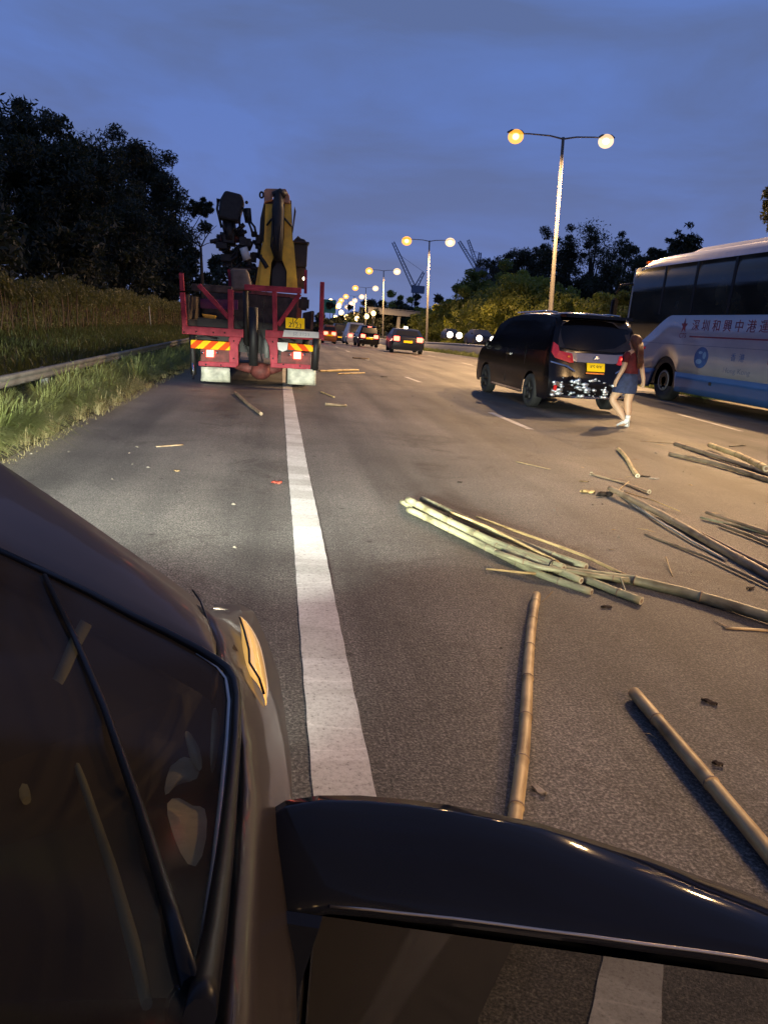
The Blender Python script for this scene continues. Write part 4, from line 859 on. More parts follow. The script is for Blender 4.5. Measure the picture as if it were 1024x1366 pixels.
tag(rawtri('road_grit', V, F3_, M['grit']), 'fine pale grit and bamboo crumbs scattered on the asphalt', 'grit', None, 'stuff')

# ------------------------------------------------------------------ guardrail, grass, ivy fence, trees on the left
gd = thing('guardrail', 'low grey crash barrier running through the grass beside the hard shoulder', 'guardrail', (-3.0, 6, 0))
rail = MB(); rows = []
for y in list(np.arange(-8, 60, 1.0)):
    base = Vector((xo(y+6), y, zr(y+6)+.02))
    rows.append([base+Vector(q) for q in ((0, 0, .30), (.03, 0, .32), (.03, 0, .35), (-.01, 0, .37), (.03, 0, .39), (.03, 0, .42), (0, 0, .44))])
M['dullrail'] = mat('weathered_rail', (0.10, 0.10, 0.095), .7, var=.4, scale=4)
rail.grid(rows).build('rail', M['dullrail'], gd, solid=.006)
for y in range(-8, 60, 4): MB().box(xo(y+6)-.12, xo(y+6)-.02, y-.05, y+.05, -.2+zr(y+6), .44+zr(y+6), .005).build('post', M['galv'], gd)
def blades(n, xr, yr, hr_, wd, base, dens=None, lean=.5, seed=1):
    g = np.random.default_rng(seed); x = g.uniform(*xr, n); y = yr[0]+(yr[1]-yr[0])*g.uniform(0, 1, n)**1.5
    cl = np.sin(x*5.1+y*1.3)*np.sin(y*3.7-x*2.2); hh = g.uniform(*hr_, n)*(0.75+.35*cl); 
    a = g.uniform(0, 2*math.pi, n); dirx = np.cos(a)*.7+.45; diry = np.sin(a)*.8-.25; ln = g.uniform(.3, 1.3, n)*lean
    V = np.zeros((n, 7, 3)); zb = base(x, y)
    px, py = -diry, dirx; nn = np.sqrt(px**2+py**2)+1e-6; px /= nn; py /= nn
    for i, (s, q) in enumerate(((0, 1), (.4, .95), (.75, .6), (1.0, 0))):
        cx2 = x+dirx*hh*ln*s**2; cy2 = y+diry*hh*ln*s**2; cz = zb+hh*(s-.45*ln*s**3)
        if i < 3:
            for k_, sg in enumerate((-1, 1)): V[:, i*2+k_] = np.stack([cx2+px*wd*q*sg, cy2+py*wd*q*sg, cz], 1)
        else: V[:, 6] = np.stack([cx2, cy2, cz], 1)
    b = np.arange(n)[:, None]*7
    F4 = np.concatenate([b+np.array([[0, 1, 3, 2]]), b+np.array([[2, 3, 5, 4]])]); F3 = b+np.array([[4, 5, 6]])
    return V.reshape(-1, 3), F4, F3
def tussocks(nt_, nb_, xr, yr, hr_, wd, base, seed):
    g = np.random.default_rng(seed); n = nt_*nb_; cx2 = np.repeat(g.uniform(*xr, nt_), nb_); cy2 = np.repeat(yr[0]+(yr[1]-yr[0])*g.uniform(0, 1, nt_)**1.6, nb_); th = np.repeat(g.uniform(*hr_, nt_), nb_)
    a = g.uniform(0, 2*math.pi, n); rr2 = np.abs(g.normal(0, .05, n)); x = cx2+np.cos(a)*rr2; y = cy2+np.sin(a)*rr2; hh = th*g.uniform(.5, 1.15, n)
    wind = np.repeat(g.uniform(.0, .7, nt_), nb_); dx = np.cos(a)+wind; dy = np.sin(a)-.3*wind; ln = g.uniform(.35, 1.25, n)
    nn = np.sqrt(dx**2+dy**2)+1e-6; px, py = -dy/nn, dx/nn; zb = base(x, y); V = np.zeros((n, 9, 3)); w0 = wd*g.uniform(.6, 1.3, n)
    for i, (s, q_) in enumerate(((0, .8), (.35, 1), (.62, .9), (.85, .6), (1.0, 0))):
        X = x+dx*hh*ln*s**1.7*.75; Y = y+dy*hh*ln*s**1.7*.75; Z = zb+hh*(s*1.15-.85*ln*s**2.6)
        if i < 4:
            for k_, sg in enumerate((-1, 1)): V[:, i*2+k_] = np.stack([X+px*w0*q_*sg, Y+py*w0*q_*sg, Z], 1)
        else: V[:, 8] = np.stack([X, Y, Z], 1)
    b = np.arange(n)[:, None]*9
    return V.reshape(-1, 3), np.concatenate([b+np.array([[j, j+1, j+3, j+2]]) for j in (0, 2, 4)]), b+np.array([[6, 7, 8]])
def rawmesh(name, V, F4, F3, m_, parent=None):
    me = bpy.data.meshes.new(name); nv, n4, n3 = len(V), len(F4), len(F3)
    me.vertices.add(nv); me.vertices.foreach_set('co', V.astype(np.float32).ravel())
    me.loops.add(n4*4+n3*3); me.polygons.add(n4+n3)
    me.loops.foreach_set('vertex_index', np.concatenate([F4.ravel(), F3.ravel()]).astype(np.int32))
    st_ = np.concatenate([np.arange(n4)*4, n4*4+np.arange(n3)*3]).astype(np.int32); me.polygons.foreach_set('loop_start', st_)
    me.polygons.foreach_set('loop_total', np.concatenate([np.full(n4, 4), np.full(n3, 3)]).astype(np.int32))
    me.update(calc_edges=True); me.validate(); me.materials.append(m_); o = bpy.data.objects.new(name, me); COL.objects.link(o)
    if parent: o.parent = parent
    return o
zfun = lambda x, y: np.interp(-x, [2.2, 3.2, 4.2, 6.0, 8.0], [0, .06, .18, .42, .5])+np.array([zr(v) for v in y])
xofn = lambda y: np.maximum(0, y)**2/5000
def grass(name, label, n, xr, yr, hr_, wd, m_, lean, seed):
    V, a, b = blades(n, xr, yr, hr_, wd, zfun, lean=lean, seed=seed); V[:, 0] += xofn(V[:, 1]); return tag(rawmesh(name, V, a, b, m_), label, 'grass', None, 'stuff')
V, a_, b_ = tussocks(900, 80, (-2.98, -2.36), (3.2, 30), (.20, .52), .0045, zfun, 3); V[:, 0] += xofn(V[:, 1])
tag(rawmesh('verge_grass', V, a_, b_, M['grass']), 'long drooping green grass between the crash barrier and the hard shoulder', 'grass', None, 'stuff')
V, a_, b_ = tussocks(150, 40, (-2.5, -2.16), (3.0, 28), (.10, .34), .0035, zfun, 8); V[:, 0] += xofn(V[:, 1])
tag(rawmesh('dry_tufts', V, a_, b_, M['drygrass']), 'pale dry tufts at the edge of the hard shoulder', 'grass', None, 'stuff')
grass('dry_grass', 'straw coloured dry grass along the edge of the hard shoulder', 3000, (-2.6, -2.08), (3.0, 26), (.02, .14), .003, M['drygrass'], 1.5, 4)
grass('bank_grass', 'dark grass on the bank between the crash barrier and the ivy covered fence', 30000, (-6.2, -3.1), (5, 55), (.14, .36), .010, M['bankgrass'], .7, 5)

def leafcloud(n, centre, radii, size, g, aspect=1.6, down=0.0):
    """n leaf quads scattered through ellipsoidal clumps; arrays of centres and radii"""
    k_ = g.integers(0, len(centre), n); c = np.array(centre)[k_]; r = np.array(radii)[k_]
    d = g.normal(size=(n, 3)); d /= np.linalg.norm(d, axis=1)[:, None]; p = c+d*r*(g.uniform(0, 1, n)**.45)[:, None]
    a = g.normal(size=(n, 3)); a[:, 2] -= down; a /= np.linalg.norm(a, axis=1)[:, None]; b = g.normal(size=(n, 3)); b -= (a*b).sum(1)[:, None]*a; b /= np.linalg.norm(b, axis=1)[:, None]
    s = size*g.uniform(.6, 1.4, n)[:, None]
    V = np.stack([p-a*s*aspect, p+b*s*.5, p+a*s*aspect, p-b*s*.5], 1).reshape(-1, 3); F = np.arange(n)[:, None]*4+np.array([[0, 1, 2, 3]])
    return V, F
E3 = np.zeros((0, 3), int)
# ivy covered fence
iv = thing('ivy_fence', 'long fence smothered in ivy with brown dangling stems behind the left verge', 'fence', (-6.4, 12, 0))
g_ = np.random.default_rng(11); cs = []; rs = []
for y in np.arange(2, 75, .45):
    top = 1.72+.10*math.sin(y*.9)+.07*math.sin(y*2.3); 
    for z in ((.65, .95, 1.25, 1.5, top-.18, top-.18, top-.1) if math.sin(y*3.1) < .55 else (1.3, top-.2, top-.15, top-.05)): cs.append((g_.normal(0, .06)+xo(y)+(.10 if z > 1.4 else 0), y-12, z+zr(y))); rs.append((.20+(.14 if z > 1.3 else 0), .38, .21))
V, Fq = leafcloud(95000, cs, rs, .034, g_, down=1.2); rawmesh('ivy', V, Fq, E3, M['ivy'], iv)
sp = MB()
for y in np.arange(2, 60, .27):
    x = .16+g_.normal(0, .06)+xo(y); z1 = zr(y)+g_.uniform(1.0, 1.6); z0 = zr(y)+g_.uniform(.35, .7)
    sp.tube([(x, y-12, z1), (x+g_.normal(0, .03), y-12+g_.normal(0, .06), (z0+z1)/2), (x+g_.normal(0, .03), y-12+g_.normal(0, .05), z0)], g_.uniform(.008, .022), n=4, cap=False)
sp.build('ivy_stems', M['drystem'], iv)
wl = MB(); wl.grid([[Vector((-.18+xo(y), y-12, zr(y)+z)) for z in (.2, 1.62)] for y in range(2, 76, 3)]); wl.build('mesh_panel', M['leafbrown'], iv, solid=.05)
for y in (34, 58): MB().tube([(.42+xo(y), y-12, .2+zr(y)), (.30+xo(y), y-12, 1.55+zr(y))], .03, n=6).build('post', M['galv'], iv)

def tree(name, label, x, y, zb, h, rad, leafm, nleaf, size, seed, group=None, cat='tree', nclump=26, flatz=.75, trunk=.3, spread=1.0, top=None, lean=(0, 0), airy=.33, parts=True):
    g = np.random.default_rng(seed); t = thing(name, label, cat, (x, y, zb), group=group)
    cs = []; rs = []; br = MB()
    crown0 = h*trunk
    tr_pts = [(0, 0, -.5), (lean[0]*.2, lean[1]*.2, crown0*.6), (lean[0]*.5, lean[1]*.5, crown0+(h-crown0)*.35), (lean[0]*.9, lean[1]*.9, crown0+(h-crown0)*.8)]
    br.tube(tr_pts, [h*.028, h*.022, h*.015, h*.004], n=8)
    for i in range(nclump):
        q = g.uniform(0, 1); a = g.uniform(0, 2*math.pi); zc = crown0+(h-crown0)*(.12+.80*q)
        prof_ = math.sin(math.pi*min(1, .18+.80*q))**.6
        rr_ = rad*spread*prof_*g.uniform(.25, .82); c = (rr_*math.cos(a)+lean[0]*q, rr_*math.sin(a)+lean[1]*q, zc)
        s = rad*g.uniform(airy*.6, airy*1.2); cs.append(c); rs.append((s, s, s*flatz))
        st_ = (lean[0]*q*.5, lean[1]*q*.5, crown0*.7+(zc-crown0)*.45); md = tuple((st_[k_]+c[k_])/2+(0, 0, .15*rad)[k_] for k_ in range(3))
        br.tube([st_, md, c], [h*.008, h*.005, h*.0015], n=5, cap=False)
        for _ in range(2):
            e = np.array(c)+g.normal(0, 1, 3)*s*.7; br.tube([c, tuple(e)], [h*.002, h*.0008], n=4, cap=False)
            cs.append(tuple(e)); rs.append((s*.45, s*.45, s*.35))
    V, Fq = leafcloud(nleaf, cs, rs, size, g); rawmesh('crown', V, Fq, E3, leafm, t); br.build('trunk', M['bark'], t); return t
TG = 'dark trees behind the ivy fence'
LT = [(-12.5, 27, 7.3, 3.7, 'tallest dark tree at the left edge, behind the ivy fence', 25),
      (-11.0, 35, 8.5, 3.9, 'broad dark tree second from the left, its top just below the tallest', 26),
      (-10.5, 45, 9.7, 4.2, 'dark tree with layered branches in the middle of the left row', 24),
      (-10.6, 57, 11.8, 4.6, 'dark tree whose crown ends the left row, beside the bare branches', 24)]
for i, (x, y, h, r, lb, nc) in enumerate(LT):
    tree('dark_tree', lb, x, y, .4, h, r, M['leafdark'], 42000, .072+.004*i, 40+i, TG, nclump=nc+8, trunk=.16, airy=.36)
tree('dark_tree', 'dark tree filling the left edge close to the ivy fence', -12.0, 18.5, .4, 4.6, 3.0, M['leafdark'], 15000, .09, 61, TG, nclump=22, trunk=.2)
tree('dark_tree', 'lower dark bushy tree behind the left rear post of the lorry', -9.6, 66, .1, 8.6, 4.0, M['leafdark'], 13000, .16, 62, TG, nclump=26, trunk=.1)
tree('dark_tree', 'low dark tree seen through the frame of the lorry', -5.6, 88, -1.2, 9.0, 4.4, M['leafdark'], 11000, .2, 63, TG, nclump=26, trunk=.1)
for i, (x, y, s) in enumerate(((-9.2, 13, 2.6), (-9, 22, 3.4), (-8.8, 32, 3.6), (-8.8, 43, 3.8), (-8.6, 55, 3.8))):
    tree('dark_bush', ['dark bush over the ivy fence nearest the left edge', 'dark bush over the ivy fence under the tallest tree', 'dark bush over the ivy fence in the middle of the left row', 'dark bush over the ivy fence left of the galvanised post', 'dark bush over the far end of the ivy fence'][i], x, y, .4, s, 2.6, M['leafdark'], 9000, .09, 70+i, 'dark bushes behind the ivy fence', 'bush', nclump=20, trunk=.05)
# slender tree with a tufted top and bare branches
bt = thing('slender_tree', 'slender tree with a round tuft of leaves and bare forked branches left of the crane', 'tree', (AY(272, 420, 50).x, 50, 0))
def b3(u, v, d=0.0): p = AY(u, v, 50+d); return Vector((p.x-bt.location.x, d, p.z))
bb = MB()
bb.tube([b3(270, 430), b3(270, 380), b3(268, 330)], [.2, .13, .08], n=7)
for pts, r1 in (([(268, 330), (274, 318), (281, 308), (289, 301)], .05), ([(268, 330), (262, 318), (255, 308)], .045), ([(255, 308), (262, 297), (267, 288)], .035), ([(268, 330), (258, 322), (250, 312)], .05), ([(274, 318), (272, 308), (275, 300)], .03), ([(281, 308), (280, 300)], .02), ([(250, 312), (244, 306), (246, 298)], .03), ([(267, 330), (276, 325), (288, 322)], .03), ([(262, 318), (268, 312), (266, 304)], .025)):
    bb.tube([b3(*p, random.uniform(-.4, .4) if i else 0) for i, p in enumerate(pts)], [r1*(1-.22*i) for i in range(len(pts))], n=5, cap=False)
bb.build('trunk', M['bark'], bt)
cc = [tuple(b3(u, v, d)) for u, v, d in ((268, 283, 0), (261, 281, .3), (275, 281, -.2), (276, 275, .2), (268, 273, 0), (262, 275, -.2), (279, 280, 0), (290, 322, .2), (296, 318, 0))]
cc += [tuple(b3(267+15*math.cos(a), 277+11*math.sin(a), 0)) for a in (0.3, 1.1, 2.2, 3.0, 3.9, 5.0, 5.8)]; V, Fq = leafcloud(3300, cc, [(.30, .30, .20)]*7+[(.3, .3, .2)]*2+[(.16, .16, .12)]*7, .06, np.random.default_rng(5), aspect=2.4); rawmesh('crown', V, Fq, E3, M['leafdark'], bt)

# ------------------------------------------------------------------ median barrier, planting, right hand trees
mbw = MB(); rows = []
for y in [-20, 0]+list(np.arange(8, 240, 4)):
    rows.append([XY(x, y, z) for x, z in ((13.42, .0), (13.45, .25), (13.56, .78), (13.64, .78), (13.75, .25), (13.78, 0))])
o = mbw.grid(rows).build('median_barrier', M['concrete']); tag(o, 'long low concrete barrier with a pale top along the median', 'barrier')
rl = MB()
rl.grid([[XY(13.52+a, y, z) for a, z in ((0, .80), (0, .86), (.16, .86), (.16, .80))] for y in [0]+list(np.arange(8, 240, 4))]); rl.build('top_rail', M['white'], o)
V, a_, b_ = blades(14000, (12.7, 13.45), (20, 75), (.15, .5), .014, lambda x, y: np.array([zr(v) for v in y]), lean=.6, seed=9); V[:, 0] += xofn(V[:, 1])
tag(rawmesh('median_weeds', V, a_, b_, M['grass']), 'low weeds along the foot of the median barrier', 'weeds', None, 'stuff')
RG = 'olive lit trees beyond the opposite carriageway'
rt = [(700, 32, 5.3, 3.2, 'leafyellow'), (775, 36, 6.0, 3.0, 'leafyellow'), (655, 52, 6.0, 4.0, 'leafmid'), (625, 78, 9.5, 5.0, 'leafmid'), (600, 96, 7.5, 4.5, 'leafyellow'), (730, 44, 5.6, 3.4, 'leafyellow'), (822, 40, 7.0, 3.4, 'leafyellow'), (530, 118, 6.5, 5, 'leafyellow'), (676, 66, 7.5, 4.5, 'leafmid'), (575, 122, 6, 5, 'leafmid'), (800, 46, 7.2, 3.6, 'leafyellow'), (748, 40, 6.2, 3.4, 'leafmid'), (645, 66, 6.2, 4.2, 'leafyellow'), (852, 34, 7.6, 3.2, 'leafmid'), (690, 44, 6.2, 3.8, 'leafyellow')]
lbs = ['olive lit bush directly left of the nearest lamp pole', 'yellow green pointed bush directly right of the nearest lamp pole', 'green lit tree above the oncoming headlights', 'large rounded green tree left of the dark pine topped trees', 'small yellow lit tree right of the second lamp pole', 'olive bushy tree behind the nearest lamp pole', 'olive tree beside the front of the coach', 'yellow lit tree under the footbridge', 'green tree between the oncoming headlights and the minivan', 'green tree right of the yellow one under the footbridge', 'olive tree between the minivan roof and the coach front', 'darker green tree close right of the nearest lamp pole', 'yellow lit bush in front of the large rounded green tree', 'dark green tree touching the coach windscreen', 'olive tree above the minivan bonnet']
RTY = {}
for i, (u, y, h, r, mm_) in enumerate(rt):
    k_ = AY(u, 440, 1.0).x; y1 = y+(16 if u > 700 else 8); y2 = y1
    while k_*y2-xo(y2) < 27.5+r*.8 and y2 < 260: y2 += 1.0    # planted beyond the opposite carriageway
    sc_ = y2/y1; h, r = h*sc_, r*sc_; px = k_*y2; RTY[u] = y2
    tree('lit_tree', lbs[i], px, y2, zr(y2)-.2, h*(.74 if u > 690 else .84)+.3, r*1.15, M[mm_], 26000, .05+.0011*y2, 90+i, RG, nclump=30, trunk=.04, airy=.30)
DG = 'dark trees on the rise behind the olive trees'
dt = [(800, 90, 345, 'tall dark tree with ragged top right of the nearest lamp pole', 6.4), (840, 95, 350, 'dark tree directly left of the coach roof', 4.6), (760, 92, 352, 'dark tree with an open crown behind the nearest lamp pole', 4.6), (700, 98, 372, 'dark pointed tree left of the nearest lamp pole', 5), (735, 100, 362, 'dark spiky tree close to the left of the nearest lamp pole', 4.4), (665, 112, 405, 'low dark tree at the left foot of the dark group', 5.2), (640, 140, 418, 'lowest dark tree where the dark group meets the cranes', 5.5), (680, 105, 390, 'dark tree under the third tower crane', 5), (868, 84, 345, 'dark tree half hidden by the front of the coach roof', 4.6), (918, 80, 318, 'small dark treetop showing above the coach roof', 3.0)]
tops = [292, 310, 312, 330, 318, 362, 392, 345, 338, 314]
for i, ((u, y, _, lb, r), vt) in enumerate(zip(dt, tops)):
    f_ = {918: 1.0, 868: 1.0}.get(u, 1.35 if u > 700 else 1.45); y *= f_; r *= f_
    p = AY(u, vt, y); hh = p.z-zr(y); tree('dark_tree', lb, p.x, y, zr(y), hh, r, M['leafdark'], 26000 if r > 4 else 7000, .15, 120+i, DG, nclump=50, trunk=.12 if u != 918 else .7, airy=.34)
# palm like fronds at the right edge, and treetop
p = AY(1032, 275, 30)
tree('overhanging_tree', 'dark twig of leaves reaching in at the right edge above the coach', 'x' and p.x+.9, 30, 0, p.z+1.2, 1.9, M['leafdark'], 7000, .085, 150, None, nclump=16, trunk=.75, airy=.25)
for i, (u, y, vt, lb) in enumerate(((505, 190, 408, 'dark distant tree behind the left end of the footbridge'), (488, 230, 412, 'far dark tree behind the distant brake lights'), (545, 200, 410, 'small dark distant tree above the middle of the footbridge'), (610, 170, 404, 'dark distant tree behind the right end of the footbridge'), (470, 250, 424, 'dark mass of trees under the far lamps'), (445, 190, 426, 'dark distant tree right of the lorry side post'))):
    p = AY(u, vt, y); tree('distant_tree', lb, p.x, y, zr(y)-1, p.z-zr(y)+1, 7, M['leafdark'], 5000, .42, 170+i, 'distant dark trees', nclump=22, trunk=.1)
p = AY(478, 432, 205); tree('distant_tree', 'orange yellow lamplit tree under the far lamps', p.x, 205, zr(205), 3.6, 5, M['leafyellow'], 3000, .3, 190, 'distant dark trees', nclump=16, trunk=.1)

# footbridge, gantry sign, tower cranes
a, b = AY(491, 416, 185), AY(575, 415, 185)
fb = thing('footbridge', 'pale concrete footbridge crossing far ahead behind the lamp posts', 'bridge', (a.x, 185, zr(185)))
zz = a.z-zr(185); L_ = b.x-a.x
MB().prism([(0, 0, zz-.3), (L_, 0, zz-.3), (L_, 0, zz+.9), (0, 0, zz+1.1)], (0, 2.5, 0)).build('deck', M['concrete'], fb)
MB().box(-.5, L_, -.1, 0, zz+1.1, zz+1.25).build('parapet', M['concrete'], fb)
for x in (1.5, L_*.5, L_-1): MB().box(x-.4, x+.4, .6, 1.6, -1, zz-.3).build('pier', M['concrete'], fb)
a = AY(430, 421, 240); sg = thing('gantry_sign', 'green direction sign on a gantry far down the road beside the lorry', 'sign', (a.x, 240, zr(240)))
M['signgreen'] = mat('sign_green', (0.02, 0.22, 0.13), .4)
zz = a.z-zr(240); MB().box(0, 4.2, 0, .2, zz+1.0, zz+5.2).build('panel', M['signgreen'], sg); MB().box(.4, .8, .3, .7, -1, zz+4.5).build('post', M['galv'], sg); MB().box(3.4, 3.8, .3, .7, -1, zz+4.5).build('post', M['galv'], sg)
a = AY(447, 437, 215); s2 = thing('gantry_sign', 'wide dull green sign low over the far carriageway', 'sign', (a.x, 215, zr(215)))
zz = a.z-zr(215); MB().box(0, 6, 0, .2, zz, zz+1.8).build('panel', M['signgreen'], s2); MB().box(-.3, 6.5, .2, .5, zz+1.8, zz+2.1).build('beam', M['galv'], s2)
for x in (-.3, 6.3): MB().box(x, x+.3, .2, .5, -1, zz+2).build('post', M['galv'], s2)
M['cranesteel'] = mat('crane_steel', (0.15, 0.17, 0.24), .7)
def lattice(mb, p, q, w_, n, r=.17):
    p, q = Vector(p), Vector(q); d = (q-p).normalized(); s1 = d.cross(Vector((0, 1, 0))).normalized()*w_/2; s2 = d.cross(s1).normalized()*w_/2
    cr = [s1+s2, s1-s2, -s1-s2, -s1+s2]
    for c in cr: mb.tube([p+c, q+c*.6], r, n=4)
    for i in range(n):
        f0, f1 = i/n, (i+1)/n; A = p+(q-p)*f0; B = p+(q-p)*f1
        for k_ in range(4): mb.tube([A+cr[k_]*(1-.4*f0), B+cr[(k_+1) % 4]*(1-.4*f1)], r*.6, n=3, cap=False)
def crane(label, base, cabp, jib, cj, Y=420):
    bp_ = AY(*base, Y); t = thing('tower_crane', label, 'crane', (bp_.x, Y, zr(Y)-2), group='tower cranes on the skyline')
    f = lambda q: AY(*q, Y)-t.location
    m1 = MB(); lattice(m1, (f(cabp).x, 0, 0), f(cabp), 2.4, 14); m1.build('mast', M['cranesteel'], t)
    m1 = MB(); lattice(m1, f(cabp), f(jib), 2.2, 16, .14); m1.build('jib', M['cranesteel'], t)
    m1 = MB(); lattice(m1, f(cabp), f(cj), 2.0, 5, .18); c = f(cabp); m1.tube([f(cj), f(jib)*.75+f(cabp)*.25], .09, n=3)
    m1.build('counter_jib', M['cranesteel'], t); MB().box(c.x-1.8, c.x+5.5, -1.5, 1.5, c.z-2, c.z+2.2, .1).build('machinery_deck', M['cranesteel'], t); return t
crane('tower crane with its long jib raised to the left, between the third and second lamps', (553, 420), (553, 386), (524, 323), (565, 363))
crane('tower crane on the right skyline whose jib leans left towards the second lamp', (637, 420), (637, 362), (612, 322), (640, 337))
crane('tower crane with a short jib behind the dark trees, right of the leaning one', (657, 420), (657, 360), (651, 344), (668, 352))
crane('far tower crane with its jib tip above the green tree, left of the short one', (643, 420), (641, 368), (624, 320), (650, 350), 470)

# ------------------------------------------------------------------ traffic ahead
def car(name, label, x, y, w_, l_, h_, paint, yaw=0.0, cat='car', lit='rear', boxy=False, plate=True, roofsign=False, brake=False):
    t = thing(name, label, cat, (x, y, zr(y)), rz=yaw); W = w_/2
    pr2 = [(0, .32), (-.03, .55), (.0, .82), (.08, .95), (.55 if not boxy else .15, 1.0), (1.1 if not boxy else .3, h_-.08), (1.6 if not boxy else .6, h_), (l_*.55, h_), (l_*.75, .98), (l_*.97, .80), (l_, .55), (l_-.02, .32)]
    body = MB(); rows = []
    for (yy_, z) in pr2:
        ins = .02 if z < .96 else .02+.22*(z-.95)/(h_-.95)
        rows.append([Vector((sx*(W-ins)*k_, yy_+.05*abs(k_)**4*(1 if yy_ < l_/2 else -1), z-(.03*abs(k_)**4 if z > 1.2 else 0))) for sx, k_ in ((-1, 1), (-1, .9), (-1, .5), (1, 0), (1, .5), (1, .9), (1, 1))])
    body.grid(rows)
    for sd in (0, -1):
        e = [r_2[sd] for r_2 in rows]; ys_ = np.linspace(0.02, l_-.02, 24); rr2 = []
        for yv in ys_:
            zt = max([a.z+(b.z-a.z)*(yv-a.y)/(b.y-a.y) for a, b in zip(e[:-1], e[1:]) if b.y > a.y and a.y <= yv <= b.y]+[.5]); zt = zt
            z0 = .26
            for wy in (.85, l_-.9):
                d = abs(yv-wy)
                if d < .38: z0 = max(z0, .32+math.sqrt(.38**2-d*d))
            rr2.append([Vector(((-1 if sd == 0 else 1)*(W-(.02 if z < .96 else .02+.22*(z-.95)/(h_-.95))), yv, z)) for z in [z0+(max(zt, z0+.01)-z0)*k_/4 for k_ in range(5)]])
        body.grid(rr2)
    body.box(-W+.1, W-.1, .1, l_-.1, .2, .33); body.build('body', paint, t)
    zl = .82
    if boxy: rw = [(-W*.75, .13, 1.08), (W*.75, .13, 1.08), (W*.68, .22, h_-.14), (-W*.68, .22, h_-.14)]
    else: rw = [(-W*.72, .56, 1.02), (W*.72, .56, 1.02), (W*.6, .98, h_-.12), (-W*.6, .98, h_-.12)]
    MB().prism([Vector(q)+Vector((0, -.035, 0)) for q in rw], (0, .03, 0)).build('rear_window', M['glass'], t)
    for s in (-1, 1):
        MB().box(s*(W-.3)-.17, s*(W-.3)+.17, -.055, .03, .70, .96, .02).build('tail_light' if lit == 'rear' else 'tail_lamp', M['lampred'] if lit == 'rear' else M['redlens'], t)
        MB().box(s*(W-.28)-.16, s*(W-.28)+.16, l_-.12, l_+.01, .6, .78, .02).build('headlight', M['lampwhite'], t)
        for wy in (.85, l_-.9): MB().disc_x(s*(W-.12)-.1, s*(W-.12)+.1, wy, .33, .33).build('wheel', M['tyre'], t)
        MB().box(s*(W+.08)-.08, s*(W+.08)+.08, l_*.68, l_*.68+.1, .98, 1.12, .02).build('wing_mirror', paint, t)
    if plate: MB().box(-.26, .26, -.06, -.02, .62, .75).build('number_plate', M['plate'], t)
    if brake: MB().box(-.12, .12, .90 if not boxy else .2, 1.0, h_-.10, h_-.04).build('brake_light', M['lampred'], t)
    if roofsign: MB().box(-.12, .12, 1.9, 2.1, h_, h_+.12, .03).build('roof_sign', M['lampwhite'], t)
    return t
M['darkblue'] = mat('dark_blue_paint', (0.008, 0.009, 0.018), .3, spec=.25)
M['orangepaint'] = mat('orange_paint', (0.22, 0.075, 0.025), .5); M['whitepaint'] = mat('van_white', (0.6, 0.55, 0.5), .4, coat=.5)
p = AY(543, 467.5, 41.5); car('sedan', 'dark saloon car with lit tail lights and a roof lamp, nearest moving car', p.x, 41.5, 1.95, 4.5, 1.42, M['darkblue'], -.07, roofsign=True)
p = AY(492, 459.5, 56); car('hatchback', 'dark boxy car with bright red brake lights and yellow plate, ahead of the saloon', p.x, 56, 1.62, 4.1, 1.62, M['blackpaint'], .02, boxy=True, brake=True)
p = AY(475, 458, 64); car('van', 'pale van half hidden to the left of the dark car with brake lights', p.x, 64, 1.7, 4.6, 1.95, M['whitepaint'], .02, 'van', boxy=True)
p = AY(439, 459, 60); lorry = car('pickup', 'small orange works vehicle seen between the lorry post and the far traffic', p.x, 60, 1.25, 4.0, 1.5, M['orangepaint'], 0, 'vehicle', boxy=True)
p = AY(453, 455, 90); car('minibus', 'distant dark minibus with dim tail lights right of the orange vehicle', p.x, 90, 1.8, 5.5, 2.3, M['darkblue'], 0, 'minibus', boxy=True)
def oncoming(label, u, v, y, w_=1.8):
    p = AY(u, v, y); t = car('oncoming_car', label, p.x, y, w_, 4.3, 1.45, M['darkblue'], math.pi, 'car', lit='none'); t['group'] = 'oncoming cars beyond the median'; t.location.y = y+4.3
    t.location.z = p.z-.69
    for s in (-1, 1): MB().ball((s*(w_/2-.28), 4.32, .69), .26*y/60).build('lit_bulb', M['corepale'], t)
oncoming('oncoming car with bright white headlights above the median barrier', 648, 452, 62)
oncoming('faint oncoming car behind the barrier left of the bright headlights', 606, 447, 92)

# ------------------------------------------------------------------ the car the picture is taken from
car0 = thing('foreground_car', 'dark brown car filling the lower left foreground with its wing mirror and amber lamp', 'car', (-0.95, -1.0, 0))
OFF = Vector((0.95, 1.0, 0))
M['bonnetbrown'] = mat('brown_bonnet_paint', (0.040, 0.031, 0.025), .45, var=.1, scale=3, spec=.2, coat=.12)
M['brown'] = mat('brown_metallic', (0.030, 0.023, 0.018), .42, var=.08, scale=3, spec=.2, coat=.35)
M['mirrorblue'] = mat('dark_blue_gloss', (0.009, 0.011, 0.018), .07, var=.1, spec=.15)
M['trim'] = mat('gloss_black_trim', (0.006, 0.006, 0.006), .3, spec=.12)
M['brightstrip'] = mat('satin_strip', (0.45, 0.42, 0.38), .3, metal=.8)
M['mirror'] = mat('mirror_glass', (0.28, 0.29, 0.30), .015, metal=1.0, var=0)
M['amber'] = mat('amber_lens', (0.75, 0.38, 0.06), .12, var=.25, scale=14, coat=1.0, emit=(1.0, .55, .14), es=.9)
M['dash'] = mat('dashboard', (0.016, 0.014, 0.012), .8); M['palehighlight'] = mat('painted_highlight', (0.30, 0.31, 0.20), .6, var=.3)  # the second, pale colour paints highlights of the windscreen
M['palereflect'] = mat('painted_reflection', (0.75, 0.68, 0.46), .8, var=.3, scale=9, bump=.3)  # pale colour for the reflected shapes in the windscreen
